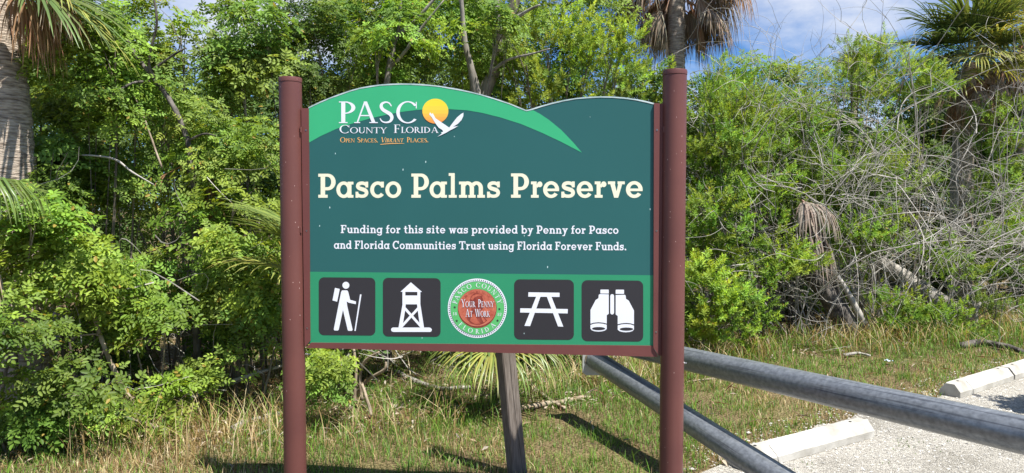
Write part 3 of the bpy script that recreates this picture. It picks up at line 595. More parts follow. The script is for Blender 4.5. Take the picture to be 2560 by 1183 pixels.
def spray_pinnate(r, nleaf=5, L_=.042, W_=.021):
    out = []; age = []
    for i in range(nleaf):
        az = i*2.4+r.uniform(-.3, .3); el = math.radians(r.uniform(5, 50)); base = np.array([0, 0, .012*i]); rl = r.uniform(.08, .13)
        dx = np.array([math.cos(az)*math.cos(el), math.sin(az)*math.cos(el), math.sin(el)]); sx_ = np.array([-math.sin(az), math.cos(az), 0]); up = np.cross(dx, sx_)
        for t_, sg in ((.35, 1), (.38, -1), (.62, 1), (.65, -1), (.88, 1), (.9, -1), (1, 0)):
            o = base+dx*rl*t_-np.array([0, 0, 1])*.25*rl*t_*t_
            d_ = dx*(1 if sg == 0 else .45)+sx_*sg*.85+np.array([0, 0, r.uniform(-.25, .25)]); d_ /= np.linalg.norm(d_)
            s2 = np.cross(up, d_)+np.array([r.uniform(-.3, .3) for _ in range(3)]); s2 -= d_*s2.dot(d_); s2 /= np.linalg.norm(s2); u2 = np.cross(d_, s2)
            k_ = r.uniform(.75, 1.2); lf_ = leaf6(L_*k_, W_*k_)
            out.append(o+lf_[:, :1]*d_+lf_[:, 1:2]*s2+lf_[:, 2:3]*u2); age.append(i/nleaf)
    return np.array(out), np.array(age)
def spray_whorl(r, nleaf=22, L_=.05, W_=.018):
    out = []; age = []
    for i in range(nleaf):
        az = i*2.4+r.uniform(-.2, .2); t_ = i/nleaf; el = math.radians(15+60*t_+r.uniform(-12, 12)); base = np.array([0, 0, .11*t_])
        d_ = np.array([math.cos(az)*math.cos(el), math.sin(az)*math.cos(el), math.sin(el)]); s2 = np.array([-math.sin(az), math.cos(az), r.uniform(-.3, .3)]); s2 -= d_*s2.dot(d_); s2 /= np.linalg.norm(s2); u2 = np.cross(d_, s2)
        k_ = r.uniform(.75, 1.15)*(1.05-.3*t_); lf_ = leaf6(L_*k_, W_*k_)
        out.append(base+lf_[:, :1]*d_+lf_[:, 1:2]*s2+lf_[:, 2:3]*u2); age.append(t_)
    return np.array(out), np.array(age)
rr = random.Random(3)
PIN = [spray_pinnate(rr) for _ in range(4)]; WHO = [spray_whorl(rr) for _ in range(4)]
SUNV = np.array(sd)
def place_sprays(protos, pos, axis, scale, col):
    """returns verts (N,6,3), colours (N,6,3)"""
    Vs = []; Cs = []; which = RG.integers(0, len(protos), len(pos))
    for k_, (pv, age) in enumerate(protos):
        m_ = which == k_; n_ = int(m_.sum())
        if not n_: continue
        Rm = rotmat(axis[m_], RG.uniform(0, 6.28, n_)); vv = pv.reshape(-1, 3)
        v_ = np.einsum('nij,vj->nvi', Rm, vv)*scale[m_][:, None, None]+pos[m_][:, None, :]
        nl = len(age); c_ = col[m_][:, None, :]*(1+.0*age[None, :, None]); c_ = c_*RG.uniform(.72, 1.28, (n_, nl, 1))
        c_ = c_*(1+age[None, :, None]*np.array([[[.62, .42, .2]]]))          # young leaves at the tips are paler and yellower
        y_ = RG.random((n_, nl)) < .012; c_[y_] = np.array([.36, .27, .06])
        Vs.append(v_.reshape(-1, 6, 3)); Cs.append(np.repeat(c_.reshape(-1, 1, 3), 6, 1))
    return np.concatenate(Vs), np.concatenate(Cs)
TOT = [0]
def leaf_mesh(name, V_, C_, material=LEAF, cheap=False):
    if cheap:                                       # small far leaves: one folded diamond each
        V_ = np.stack([V_[:, 0], (V_[:, 1]+V_[:, 2])/2, V_[:, 3], (V_[:, 4]+V_[:, 5])/2], 1); n_ = len(V_); TOT[0] += n_
        return mesh(name, V_, [(np.array([[0, 2, 1], [0, 3, 2]])[None]+(np.arange(n_)*4)[:, None, None]).reshape(-1, 3)], material, False, np.clip(C_[:, :4].reshape(-1, 3), 0, .8))
    n_ = len(V_); TOT[0] += n_; Fq_ = (LQ[None]+(np.arange(n_)*6)[:, None, None]).reshape(-1, 4)
    return mesh(name, V_, [Fq_], material, False, np.clip(C_.reshape(-1, 3), 0, .8))
def bez(a, b, c, n_=6): return [a*(1-t)**2+b*2*t*(1-t)+c*t*t for t in [i/(n_-1) for i in range(n_)]]

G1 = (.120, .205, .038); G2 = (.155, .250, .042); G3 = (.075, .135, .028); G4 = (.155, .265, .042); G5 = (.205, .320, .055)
def shrub(name, label, cat, px, py, hw, hh, Y, dY, tint=G1, kind='pin', dens=1.0, lscale=1.0, base=None, stems=.5, bark=None, r0=.02, group=None, csize=.17, stem_part='stem', cover=1.0):
    c = P(px, py, Y); ex = hw/F*Y; ez = hh/F*Y
    g = base if base else (c.x+rnd.uniform(-.2, .2), Y+dY*.3); root = empty(name, (g[0], g[1], 0), 0, label=label, cat=cat, group=group)
    rp_ = np.array([g[0], g[1], 0.])
    nc = max(3, int(ex*ez*3.14*(16 if lscale < 1.3 and kind == 'pin' else 21 if kind == 'whorl' else 9)*dens*(1+dY*.6)))
    u = RG.normal(0, 1, (nc, 3)); u /= np.linalg.norm(u, axis=1, keepdims=True)
    rad_ = RG.random((nc, 1))**.36; u = u*rad_
    u[:, 1] = np.where(RG.random(nc) < .6, -np.abs(u[:, 1]), u[:, 1])
    cl = np.array(c)+u*np.array([ex, dY, ez]); cl[:, 2] = np.where(cl[:, 2] < .08, RG.uniform(.06, .25, nc), cl[:, 2])
    ns = int(11*cover); sp = []; axs = []; scs = []; cols = []
    for i in range(nc):
        cs = csize*RG.uniform(.7, 1.4)
        o = RG.normal(0, 1, (ns, 3)); o /= np.linalg.norm(o, axis=1, keepdims=True); o *= (RG.random((ns, 1))**.4)*cs*np.array([[1.25, 1.1, .7]])
        outw = cl[i]-np.array(c); outw = outw/(np.linalg.norm(outw)+1e-6)
        ax_ = o/cs*.9+outw*.35+np.array([0, -.15, .55])+SUNV*.35+RG.normal(0, .25, (ns, 3))
        sp.append(cl[i]+o); axs.append(ax_); scs.append(np.full(ns, lscale)*RG.uniform(.8, 1.2, ns))
        tv = np.array(tint)*RG.uniform(.75, 1.3)*np.array([RG.uniform(.85, 1.2), 1, RG.uniform(.8, 1.2)]); cols.append(np.repeat(tv[None], ns, 0)*RG.uniform(.85, 1.15, (ns, 1)))
    sp = np.concatenate(sp); ok = sp[:, 2] > .03; sp = sp[ok]
    V_, C_ = place_sprays(PIN if kind == 'pin' else WHO, sp, np.concatenate(axs)[ok], np.concatenate(scs)[ok]*rnd.uniform(.82, 1.18), np.concatenate(cols)[ok])
    link('foliage', leaf_mesh('foliage', V_-rp_.astype(np.float32), C_, cheap=(lscale > 1.3 or Y > 9)), root)
    m = MB(); rv = Vector(rp_); nst = 0
    for i in range(nc):
        if rnd.random() > stems*.4: continue
        e_ = Vector(cl[i]); b_ = rv+Vector((rnd.uniform(-.25, .25), rnd.uniform(-.12, .2), 0)); mid = Vector((b_.x*.6+e_.x*.4, b_.y*.5+e_.y*.5, max(.1, b_.z+(e_.z-b_.z)*.62)))+Vector((rnd.uniform(-.15, .15), rnd.uniform(-.1, .1), 0))
        r1 = r0*rnd.uniform(.35, 1); m.tube([p-rv for p in bez(b_, mid, e_, 7)], [r1*(1-.13*j) for j in range(7)], 5, False); nst += 1
        for _ in range(3):
            e2 = e_+Vector((rnd.uniform(-.25, .25), rnd.uniform(-.2, .1), rnd.uniform(-.05, .25))); m.tube([p-rv for p in bez(mid.lerp(e_, .6), e_, e2, 4)], [r1*.3, r1*.25, r1*.2, r1*.12], 3, False)
    if nst: m.build(stem_part, bark or BARK, root, True)
    return root

# ------------------------------------------------------------------ trees and shrubs of the thicket (each its own thing)
GR = 'shrubs and small trees of the thicket'
TH = [
 # label, category, px, py, half w, half h, Y, dY, tint, kind, dens, leaf scale, name
 ('bright low bush at the left edge in front of the palm trunk', 'bush', 95, 610, 125, 120, 4.95, .35, G2, 'pin', 1.5, 1.02),
 ('leafy bush in the bottom left corner, under the drooping dead frond', 'bush', 40, 890, 110, 150, 4.45, .3, G1, 'pin', 1.2, 1.02),
 ('light green bush right of the left palm trunk at knee height, over dark gaps', 'bush', 230, 700, 130, 110, 5.3, .4, G2, 'pin', 1.2, 1.02),
 ('small sapling low on the left beside the long brown slanting stick', 'sapling', 170, 990, 150, 110, 4.75, .3, G1, 'pin', .95, 1.02),
 ('low spreading sapling by the grass edge left of the sign', 'sapling', 440, 800, 90, 75, 5.4, .3, G2, 'pin', .8, 1.02),
 ('small bright sapling in the grass midway between left edge and sign', 'sapling', 420, 1020, 75, 60, 5.2, .2, G2, 'pin', .8, 1.02),
 ('dense bush just left of the left sign post at waist height', 'bush', 600, 660, 120, 120, 5.7, .35, G2, 'pin', 1.4, 1.02),
 ('leafy bush low against the foot of the left sign post', 'bush', 650, 820, 80, 90, 5.7, .3, G1, 'pin', .9, 1.02),
 ('tall leafy shrub beside the left palm trunk, reaching over its dead frond', 'shrub', 225, 130, 140, 150, 5.9, .5, G4, 'pin', 1.6, 1.02),
 ('broad shrub behind the dark hollow left of the sign', 'shrub', 190, 400, 150, 170, 6.3, .6, G1, 'pin', 1.2, 1.02),
 ('tall slender shrub with small gaps of sky, left of the sign', 'shrub', 420, 190, 130, 190, 6.4, .5, G2, 'pin', 1.15, 1.02),
 ('shrub with yellowish flower tips above the palmetto left of the sign', 'shrub', 590, 400, 130, 140, 6.3, .5, G2, 'pin', 1.5, 1.02),
 ('tall shrub above and left of the left sign post', 'shrub', 640, 150, 110, 150, 6.9, .6, G1, 'pin', 1.2, 1.02),
 ('dark tall shrub directly over the left sign post', 'shrub', 800, 110, 110, 150, 7.3, .6, G3, 'pin', 1.5, .95),
 ('yellow green tree crown over the left hump of the sign', 'tree', 960, 110, 130, 150, 7.8, .6, G4, 'pin', 1.3, .95),
 ('yellow green crown around the forked grey trunks over the sign', 'tree', 1180, 100, 130, 160, 8.0, .5, G4, 'pin', 1.1, .95),
 ('bright flowering crown over the notch of the sign', 'tree', 1370, 140, 130, 150, 7.7, .5, G5, 'whorl', 1.3, .9),
 ('yellow flowering shrub over the right hump of the sign', 'shrub', 1510, 150, 80, 120, 7.6, .5, G5, 'whorl', 1.6, .9),
 ('dark green shrub in front of the skirted palm trunk', 'shrub', 1610, 230, 65, 80, 8.4, .5, G1, 'whorl', 1.8, .9),
 ('shrub right of the right sign post at eye height', 'shrub', 1790, 340, 95, 150, 8.6, .6, G4, 'whorl', 1.8, .95),
 ('bright bush right of the right sign post, below the bare twigs', 'bush', 1790, 560, 90, 110, 8.1, .5, G4, 'whorl', 1.6, 1.0),
 ('bright dense bush at the foot of the right sign post over the pipe', 'bush', 1760, 740, 80, 120, 7.5, .4, G5, 'whorl', 1.8, 1.0),
 ('bush left of the hanging dead frond', 'bush', 1930, 650, 80, 70, 8.3, .4, G5, 'whorl', 1.6, 1.0),
 ('broad shrub behind the left half of the bare twig tangle', 'shrub', 1960, 320, 110, 130, 9.6, .6, G4, 'whorl', 1.5, 1.0),
 ('dense green shrub deep behind the hanging dead frond', 'shrub', 2000, 500, 110, 110, 9.7, .6, G1, 'whorl', 1.3, 1.0),
 ('tallest leafy shrub on the right skyline, below the small palm top', 'shrub', 2170, 180, 90, 95, 10.2, .6, G5, 'whorl', 2.0, 1.0),
 ('leafy shoulder of shrub left of the right palm trunk', 'shrub', 2290, 210, 75, 55, 10.2, .5, G4, 'whorl', 2.2, 1.0),
 ('shrub in the middle of the bare twig tangle', 'shrub', 2130, 380, 110, 100, 10.3, .6, G4, 'whorl', 1.1, 1.0),
 ('bright bush low between the hanging dead frond and the right palm trunk', 'bush', 2160, 590, 90, 60, 8.9, .4, G4, 'whorl', 1.7, 1.0),
 ('leafy bush at the foot of the right palm trunk', 'bush', 2300, 620, 85, 45, 9.4, .4, G4, 'whorl', 1.4, 1.0),
 ('small upright bush at the grass edge below the fallen trunk', 'bush', 2275, 790, 48, 62, 8.7, .25, G4, 'whorl', 1.7, .95),
 ('smallest bright green bush in the dry grass on the right', 'bush', 2375, 800, 42, 40, 8.6, .2, G4, 'whorl', 2.2, .95),
 ('shrub at the right edge under the brown palm skirt', 'shrub', 2500, 330, 70, 110, 11.2, .5, G4, 'whorl', 1.1, 1.0),
 ('thin shrub right of the right palm trunk at mid height', 'shrub', 2480, 520, 85, 110, 11.2, .5, G4, 'whorl', 1.1, 1.0),
 ('dark bush behind the gap between the sign bottom and the grass', 'bush', 840, 860, 80, 70, 5.9, .3, G2, 'pin', 1.5, 1.02),
]
TH += [
 ('bright shrub high right of the right sign post below the open sky', 'shrub', 1830, 230, 110, 80, 9.2, .5, G4, 'whorl', 1.7, 1.0),
 ('shrub between the two leftmost bare twig clumps', 'shrub', 1880, 450, 100, 110, 8.9, .5, G4, 'whorl', 1.6, .95),
 ('low shrub filling the dark gap left of the mossy leaning trunk', 'shrub', 1880, 760, 80, 60, 8.0, .3, G1, 'whorl', 1.2, .95),
 ('shrub half hidden by twigs between dead frond and right palm trunk', 'shrub', 2200, 480, 100, 90, 9.3, .5, G4, 'whorl', 1.3, 1.0),
 ('leafy patch right above the hanging dead frond', 'shrub', 2080, 420, 80, 60, 9.4, .4, G4, 'whorl', 1.3, 1.0),
 ('shrub in shade right of the fallen trunk', 'shrub', 2500, 650, 90, 90, 10.6, .4, G1, 'whorl', 1.3, 1.0),
 ('low green growth along the thicket foot left of the fallen trunk', 'bush', 2100, 720, 70, 60, 9.9, .3, G1, 'whorl', 1.2, .95),
 ('low leafy weed at the grass edge in the bottom left corner', 'bush', 120, 1075, 90, 60, 4.75, .2, G1, 'pin', 1.4, .85),
 ('small leafy weed by the foot of the long slanting stick', 'bush', 300, 1010, 60, 50, 4.95, .2, G2, 'pin', 1.4, .8),
 ('small low weed left of the rotting log', 'bush', 545, 925, 60, 50, 5.4, .2, G2, 'pin', 1.4, .8),
 ('dark leafy growth low behind the pale leaning branch', 'bush', 540, 800, 90, 100, 6.3, .3, G3, 'pin', 1.5, 1.0),
 ('shaded growth low in the dark hollow at left', 'bush', 290, 840, 120, 90, 6.2, .3, G3, 'pin', 1.2, 1.0),
]
TH += [
 ('low bush along the grass edge right of the dense bush at the right sign post', 'bush', 1870, 790, 60, 50, 7.8, .25, G4, 'whorl', 1.3, .95),
 ('low green bush just right of the pale straight dead stick', 'bush', 2215, 765, 40, 55, 8.7, .25, G4, 'whorl', 1.3, .95),
 ('sparse low bush at the grass edge near the forked pale stick', 'bush', 2480, 760, 50, 45, 9.3, .25, G1, 'whorl', 1.1, .95),
 ('leafy bush over the fallen trunk', 'bush', 2390, 690, 60, 50, 9.0, .3, G1, 'whorl', 1.1, .95),
 ('leafy shrub filling the upper left between the palm and the thin dark tree', 'shrub', 300, 300, 130, 120, 6.0, .4, G2, 'pin', 1.0, 1.0),
 ('leafy shrub left of the left sign post at letter height', 'shrub', 560, 520, 110, 70, 6.0, .4, G2, 'pin', 1.1, 1.0),
]
TH += [
 ('sprigs of leaves in front of the fork of the grey trunks', 'sapling', 1210, 110, 110, 110, 7.2, .2, G4, 'pin', .45, 1.0),
 ('sprigs of leaves in front of the slim grey tree', 'sapling', 1010, 90, 100, 110, 7.0, .2, G4, 'pin', .5, 1.0),
 ('leafy growth closing the hollow right of the left palm trunk', 'shrub', 330, 450, 110, 90, 6.2, .3, G2, 'pin', .9, 1.0),
 ('leafy growth low in the middle of the left thicket', 'bush', 400, 690, 90, 90, 6.0, .3, G2, 'pin', 1.0, 1.0),
 ('leafy sprigs beside the left palm trunk above the low bush', 'bush', 150, 470, 70, 70, 5.7, .25, G1, 'pin', 1.0, 1.0),
 ('leafy growth beside the left sign post under the arching palmetto blades', 'bush', 660, 740, 60, 60, 5.5, .25, G2, 'pin', 1.1, 1.0),
 ('leafy growth left of the thin brown standing twig', 'bush', 320, 800, 80, 60, 5.7, .25, G1, 'pin', .8, 1.0),
]
names = {'bush': 'bush', 'sapling': 'sapling', 'shrub': 'shrub', 'tree': 'leafy_tree'}
for t_ in TH:
    lab, cat, px, py, hw, hh, Y, dY, tint, kind, dens, ls = t_
    shrub(names[cat], lab, cat, px, py, hw, hh, Y, dY, tint, kind, dens, ls, group=GR)
# taller and deeper growth filling behind, each its own tree
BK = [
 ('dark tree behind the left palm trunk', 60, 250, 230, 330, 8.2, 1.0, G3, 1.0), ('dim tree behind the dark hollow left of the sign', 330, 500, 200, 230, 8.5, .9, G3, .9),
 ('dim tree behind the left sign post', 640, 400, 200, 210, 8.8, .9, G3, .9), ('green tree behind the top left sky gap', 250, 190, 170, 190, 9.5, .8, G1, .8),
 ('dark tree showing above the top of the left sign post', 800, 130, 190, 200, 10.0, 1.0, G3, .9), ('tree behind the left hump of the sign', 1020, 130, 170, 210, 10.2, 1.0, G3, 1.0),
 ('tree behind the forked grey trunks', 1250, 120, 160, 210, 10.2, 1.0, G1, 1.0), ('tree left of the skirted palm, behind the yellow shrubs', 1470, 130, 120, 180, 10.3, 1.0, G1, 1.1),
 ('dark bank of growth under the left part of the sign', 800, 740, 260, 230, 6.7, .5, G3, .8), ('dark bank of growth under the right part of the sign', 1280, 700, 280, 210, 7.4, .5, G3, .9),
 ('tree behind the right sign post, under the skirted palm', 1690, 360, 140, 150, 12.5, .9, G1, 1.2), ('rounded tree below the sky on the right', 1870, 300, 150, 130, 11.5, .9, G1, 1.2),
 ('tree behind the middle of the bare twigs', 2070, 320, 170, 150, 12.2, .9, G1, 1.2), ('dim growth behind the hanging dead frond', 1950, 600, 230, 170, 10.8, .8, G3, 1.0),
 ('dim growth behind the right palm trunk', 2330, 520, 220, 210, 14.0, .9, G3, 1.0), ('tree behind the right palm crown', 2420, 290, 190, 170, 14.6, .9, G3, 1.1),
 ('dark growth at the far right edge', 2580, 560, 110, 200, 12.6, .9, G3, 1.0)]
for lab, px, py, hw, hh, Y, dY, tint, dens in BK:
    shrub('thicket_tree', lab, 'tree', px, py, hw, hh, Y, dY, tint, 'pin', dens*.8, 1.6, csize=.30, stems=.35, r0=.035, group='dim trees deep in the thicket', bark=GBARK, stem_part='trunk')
# far wood that reads as one mass
n_ = 5200
x = RG.uniform(-13, 17, n_); yy = RG.uniform(15, 18, n_); z = RG.uniform(0, 1, n_)**.8*(3.3+1.0*noise2(x, yy, .5, 4)+np.where(x < 0, .7, 0)-np.where((x > 3) & (x < 9), .35, 0))
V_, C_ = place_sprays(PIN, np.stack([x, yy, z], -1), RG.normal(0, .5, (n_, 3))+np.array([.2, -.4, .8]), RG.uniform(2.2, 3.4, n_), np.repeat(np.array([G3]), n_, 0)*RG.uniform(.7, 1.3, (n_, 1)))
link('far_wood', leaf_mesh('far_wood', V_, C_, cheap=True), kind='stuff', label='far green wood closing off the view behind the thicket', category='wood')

# ------------------------------------------------------------------ bare and leaning trunks
def trunk_thing(name, label, pts, rads, bark, branches=(), cat='tree', n=10, group=None, part='trunk', grounded=True):
    pts = [P(*p) for p in pts]; b = pts[0]; root = empty(name, (b.x, b.y, 0), 0, label=label, cat=cat, group=group); o = Vector((b.x, b.y, 0))
    def sm(ps, rs):
        q = smooth([(*p, r_) for p, r_ in zip(ps, rs)], 5); return [Vector(a[:3])-o+Vector((rnd.uniform(-1, 1), rnd.uniform(-1, 1), 0))*a[3]*.10 for a in q], [a[3]*rnd.uniform(.93, 1.08) for a in q]
    g_ = pts[0].copy(); g_.z = -.05
    if grounded and pts[0].z > .1: pts = [g_]+pts; rads = [rads[0]*1.15]+list(rads)
    a, r_ = sm(pts, rads); MB().tube(a, r_, n).build(part, bark, root, True)
    for bp, br_ in branches:
        a, r_ = sm([P(*p) for p in bp], br_); MB().tube(a, r_, 7).build('branch', bark, root, True)
    return root
trunk_thing('forked_tree', 'thick grey forked trunk rising behind the middle of the sign', [(1150, 420, 7.8), (1185, 300, 7.8), (1215, 225, 7.8), (1243, 150, 7.8), (1262, 75, 7.75), (1285, 10, 7.7), (1300, -60, 7.7)], [.085, .08, .072, .066, .062, .055, .05], GBARK,
    [([(1195, 270, 7.5), (1187, 215, 7.5), (1172, 150, 7.45), (1160, 90, 7.45), (1150, -60, 7.4)], [.05, .045, .035, .028, .02]), ([(1247, 130, 7.45), (1245, 60, 7.4), (1240, 0, 7.4), (1236, -50, 7.4)], [.04, .034, .03, .028]),
     ([(1268, 60, 7.4), (1310, 32, 7.3), (1350, 12, 7.2)], [.025, .018, .01]), ([(1228, 180, 7.4), (1270, 150, 7.2), (1330, 135, 7.0), (1375, 122, 6.9)], [.02, .014, .01, .006])])
trunk_thing('slim_tree', 'slim grey branching trunk over the left hump of the sign', [(960, 330, 7.3), (968, 200, 7.3), (980, 130, 7.3), (992, 92, 7.3), (1040, 50, 7.25), (1110, -30, 7.2)], [.036, .032, .028, .024, .018, .012], GBARK,
    [([(992, 92, 7.3), (1000, 50, 7.25), (1004, -40, 7.2)], [.016, .014, .010]), ([(978, 165, 7.3), (1012, 130, 7.2), (1050, 75, 7.15), (1110, 0, 7.1)], [.018, .017, .014, .006])])
trunk_thing('thin_dark_tree', 'thin dark crooked tree left of the sign forking at head height', [(490, 690, 5.9), (488, 560, 5.9), (486, 470, 5.9), (468, 350, 5.9), (430, 260, 5.9), (388, 202, 5.9), (340, 140, 5.9), (318, 100, 5.9)], [.032, .030, .027, .024, .021, .019, .016, .012], DBARK,
    [([(388, 202, 5.9), (372, 150, 5.85), (392, 60, 5.8), (384, -10, 5.8)], [.015, .012, .01, .008]), ([(372, 182, 5.9), (430, 140, 5.85), (465, 120, 5.8)], [.012, .009, .006]), ([(375, 205, 5.9), (330, 208, 5.7), (280, 240, 5.6)], [.012, .009, .006]),
     ([(470, 352, 5.9), (510, 335, 5.8), (540, 340, 5.8)], [.011, .008, .005])])
trunk_thing('dead_branch', 'long brown slanting stick in front of the dark hollow at lower left', [(352, 1040, 5.25), (300, 955, 5.2), (262, 870, 5.15), (235, 790, 5.15), (210, 700, 5.1), (198, 640, 5.1)], [.019, .018, .016, .014, .011, .007], STICK, [([(245, 835, 5.15), (200, 840, 5.1), (160, 855, 5.1)], [.007, .005, .004])], 'branch', 7, part='stick')
trunk_thing('dead_branch', 'pale bare branch leaning across the gap left of the left sign post', [(470, 1000, 5.6), (540, 968, 5.65), (620, 940, 5.75), (705, 915, 5.9)], [.018, .017, .015, .011], DEADW, (), 'branch', 7, part='stick')
trunk_thing('dead_branch', 'whitish bare twig crossing the dark hollow at upper left', [(150, 385, 5.8), (240, 390, 5.75), (290, 400, 5.7), (330, 430, 5.7), (385, 462, 5.7)], [.008, .008, .009, .008, .004], DEADW, (), 'branch', 5, part='stick', grounded=False)
trunk_thing('dead_branch', 'thin brown twig standing left of the left sign post at knee height', [(405, 960, 5.4), (412, 850, 5.4), (410, 770, 5.4)], [.008, .007, .005], STICK, (), 'branch', 5, part='stick')
trunk_thing('dead_branch', 'thin curved vine hanging in the shrubs at upper left', [(405, 420, 5.8), (380, 350, 5.8), (355, 280, 5.8), (335, 240, 5.8)], [.009, .008, .007, .005], STICK, (), 'branch', 5, part='stick', grounded=False)
trunk_thing('leaning_tree', 'dark mossy leaning trunk under the hanging dead frond', [(2128, 828, 8.8), (2088, 765, 8.8), (2050, 712, 8.8), (2012, 672, 8.85)], [.13, .12, .105, .085], DBARK, [([(2098, 775, 8.8), (2082, 700, 8.8), (2058, 630, 8.8)], [.06, .05, .035])], 'trunk')
trunk_thing('pale_pole', 'pale straight dead stick leaning beside the dark mossy trunk', [(2168, 822, 8.7), (2150, 790, 8.7), (2112, 720, 8.7), (2066, 650, 8.75)], [.042, .04, .034, .024], DEADW, (), 'stick', 7, part='stick', grounded=False)
trunk_thing('fallen_tree', 'grey fallen trunk lying behind the small upright bush on the right', [(2420, 800, 9.6), (2375, 770, 9.6), (2310, 730, 9.7), (2250, 690, 9.8), (2200, 655, 9.9)], [.13, .13, .12, .12, .10], GBARK, (), 'trunk')
trunk_thing('slender_dead_tree', 'slender pale dead trunk just left of the right palm trunk', [(2383, 640, 12.0), (2385, 500, 12.0), (2390, 380, 12.0), (2393, 240, 12.0)], [.07, .065, .06, .045], DEADW)
for i, (pts, r_, lab) in enumerate([
  ([(990, 930), (1050, 958), (1110, 972), (1175, 968)], .028, 'brown fallen branch lying left of the timber post'),
  ([(1300, 1022), (1370, 1010), (1420, 1002), (1475, 990)], .026, 'tan fallen frond stem lying right of the timber post'),
  ([(1330, 965), (1375, 1000), (1412, 1022)], .022, 'short tan frond stem slanting under the palmetto'),
  ([(575, 1078), (620, 1055), (700, 1035)], .032, 'grey rotting log beside the foot of the left sign post'),
  ([(640, 1090), (680, 1070), (712, 1045)], .010, 'thin pale stick by the left sign post near the rotting log'),
  ([(2110, 888), (2150, 884), (2175, 890)], .02, 'pale stick in dry grass above the long pipe'),
  ([(2440, 935), (2500, 930)], .014, 'short brown stick in the grass above the far parking stop'),
  ([(2400, 862), (2470, 858), (2560, 880)], .05, 'brown log in the shade at the right edge'),  # dark bark puts the shade into this log's colour
  ([(1715, 955), (1760, 950), (1800, 945)], .012, 'thin stick in the grass just right of the right sign post')]):
    ps = [G(a, b, r_*.8) for a, b in pts]; b = ps[0]; o = Vector((b.x, b.y, 0)); root = empty('fallen_branch', o, 0, label=lab, cat='branch', group='fallen branches on the grass edge')
    q = smooth([tuple(p) for p in ps], 4); MB().tube([Vector(a)-o+Vector((0, rnd.uniform(-1, 1)*r_*.3, rnd.uniform(-1, 1)*r_*.2)) for a in q], [r_*rnd.uniform(.8, 1.05)*(1-.35*j/len(q)) for j in range(len(q))], 7).build('stick', (GBARK, STICK, STICK, GBARK, DEADW, DEADW, STICK, DBARK, STICK)[i], root, True)

# forked bit of driftwood standing at the grass edge, far right
trunk_thing('forked_stick', 'small forked pale stick standing at the grass edge near the right edge', [(2440, 815, 9.3), (2440, 780, 9.3), (2452, 755, 9.3)], [.035, .03, .015], DEADW, [([(2440, 780, 9.3), (2432, 755, 9.3)], [.02, .01])], 'stick', 6, part='stick')

# ------------------------------------------------------------------ bare grey twig tangles
def grow(m, p, d, ln, r, lv, o):
    n = 9; pts = [p.copy()]; bend = Vector((rnd.gauss(0, 1), rnd.gauss(0, .6), rnd.gauss(0, 1)))*.26; q = p.copy(); dd = d.normalized()
    for i in range(n-1):
        dd = (dd+bend*.55+Vector((rnd.gauss(0, .09), rnd.gauss(0, .06), rnd.gauss(0, .09)))+Vector((0, 0, -.015 if lv else .01))).normalized(); q = q+dd*ln/(n-1)
        if q.z < .15: dd.z = abs(dd.z)*.5
        pts.append(q.copy())
        if lv < 3 and i >= 1 and rnd.random() < (.7, .5, .28)[lv]:
            side = Vector((rnd.gauss(0, 1), rnd.gauss(0, .6), rnd.gauss(.15, 1))).normalized(); grow(m, q, dd*.75+side*.75, ln*rnd.uniform(.35, .7), max(r*.58, .0030), lv+1, o)
    m.tube([a-o for a in pts], [r*(1-.75*i/(n-1)) for i in range(n)], 4 if lv < 2 else 3, False)
for (px, py, Y), tg, cnt, ln, lab in [
   ((1930, 780, 8.9), (-.45, -.1, 1), 4, 2.3, 'bare grey twiggy bush right of the right sign post'),
   ((2000, 770, 8.75), (-.5, -.15, 1), 5, 2.9, 'slender bare grey twigs reaching left between the hanging dead frond and the sign'),
   ((2080, 780, 9.5), (-.5, -.1, 1), 7, 2.8, 'bare twiggy bush arching left above the hanging dead frond'),
   ((2220, 770, 9.2), (-.3, -.15, 1), 12, 2.9, 'thickest tangle of bare grey twigs left of the right palm trunk'),
   ((2330, 770, 9.4), (0, -.1, 1), 9, 2.7, 'bare grey twigs crossing in front of the right palm trunk'),
   ((2480, 770, 10.1), (.15, 0, 1), 7, 2.8, 'bare grey twigs at the right edge under the palm skirt')]:
    b = G(px, py+40, 0); b = Vector((P(px, py, Y).x, Y, 0)); root = empty('bare_bush', b, 0, label=lab, cat='bare bush', group='leafless bushes on the right'); m = MB()
    for i in range(cnt):
        grow(m, b+Vector((rnd.uniform(-.3, .3), rnd.uniform(-.2, .2), 0)), Vector(tg)+Vector((rnd.uniform(-.8, .8), rnd.uniform(-.35, .2), rnd.uniform(0, .3))), ln*rnd.uniform(.75, 1.15), rnd.uniform(.008, .015), 0, b)
    m.build('twigs', DEADW, root, True)
# far leafless treetop against the sky
b = Vector((P(1990, 120, 13).x, 13, 0)); root = empty('bare_tree', b, 0, label='thin leafless treetop against the blue sky on the right', cat='bare tree'); m = MB()
m.tube([(0, 0, 0), (.1, 0, 2), (0, 0, 3.3)], [.05, .035, .02], 6)
for i in range(11): grow(m, b+Vector((rnd.uniform(-1.3, 1.3), 0, 3.0)), Vector((rnd.uniform(-.6, .6), 0, 1)), rnd.uniform(.8, 1.35), .008, 1, b)
m.build('twigs', DEADW, root, True)

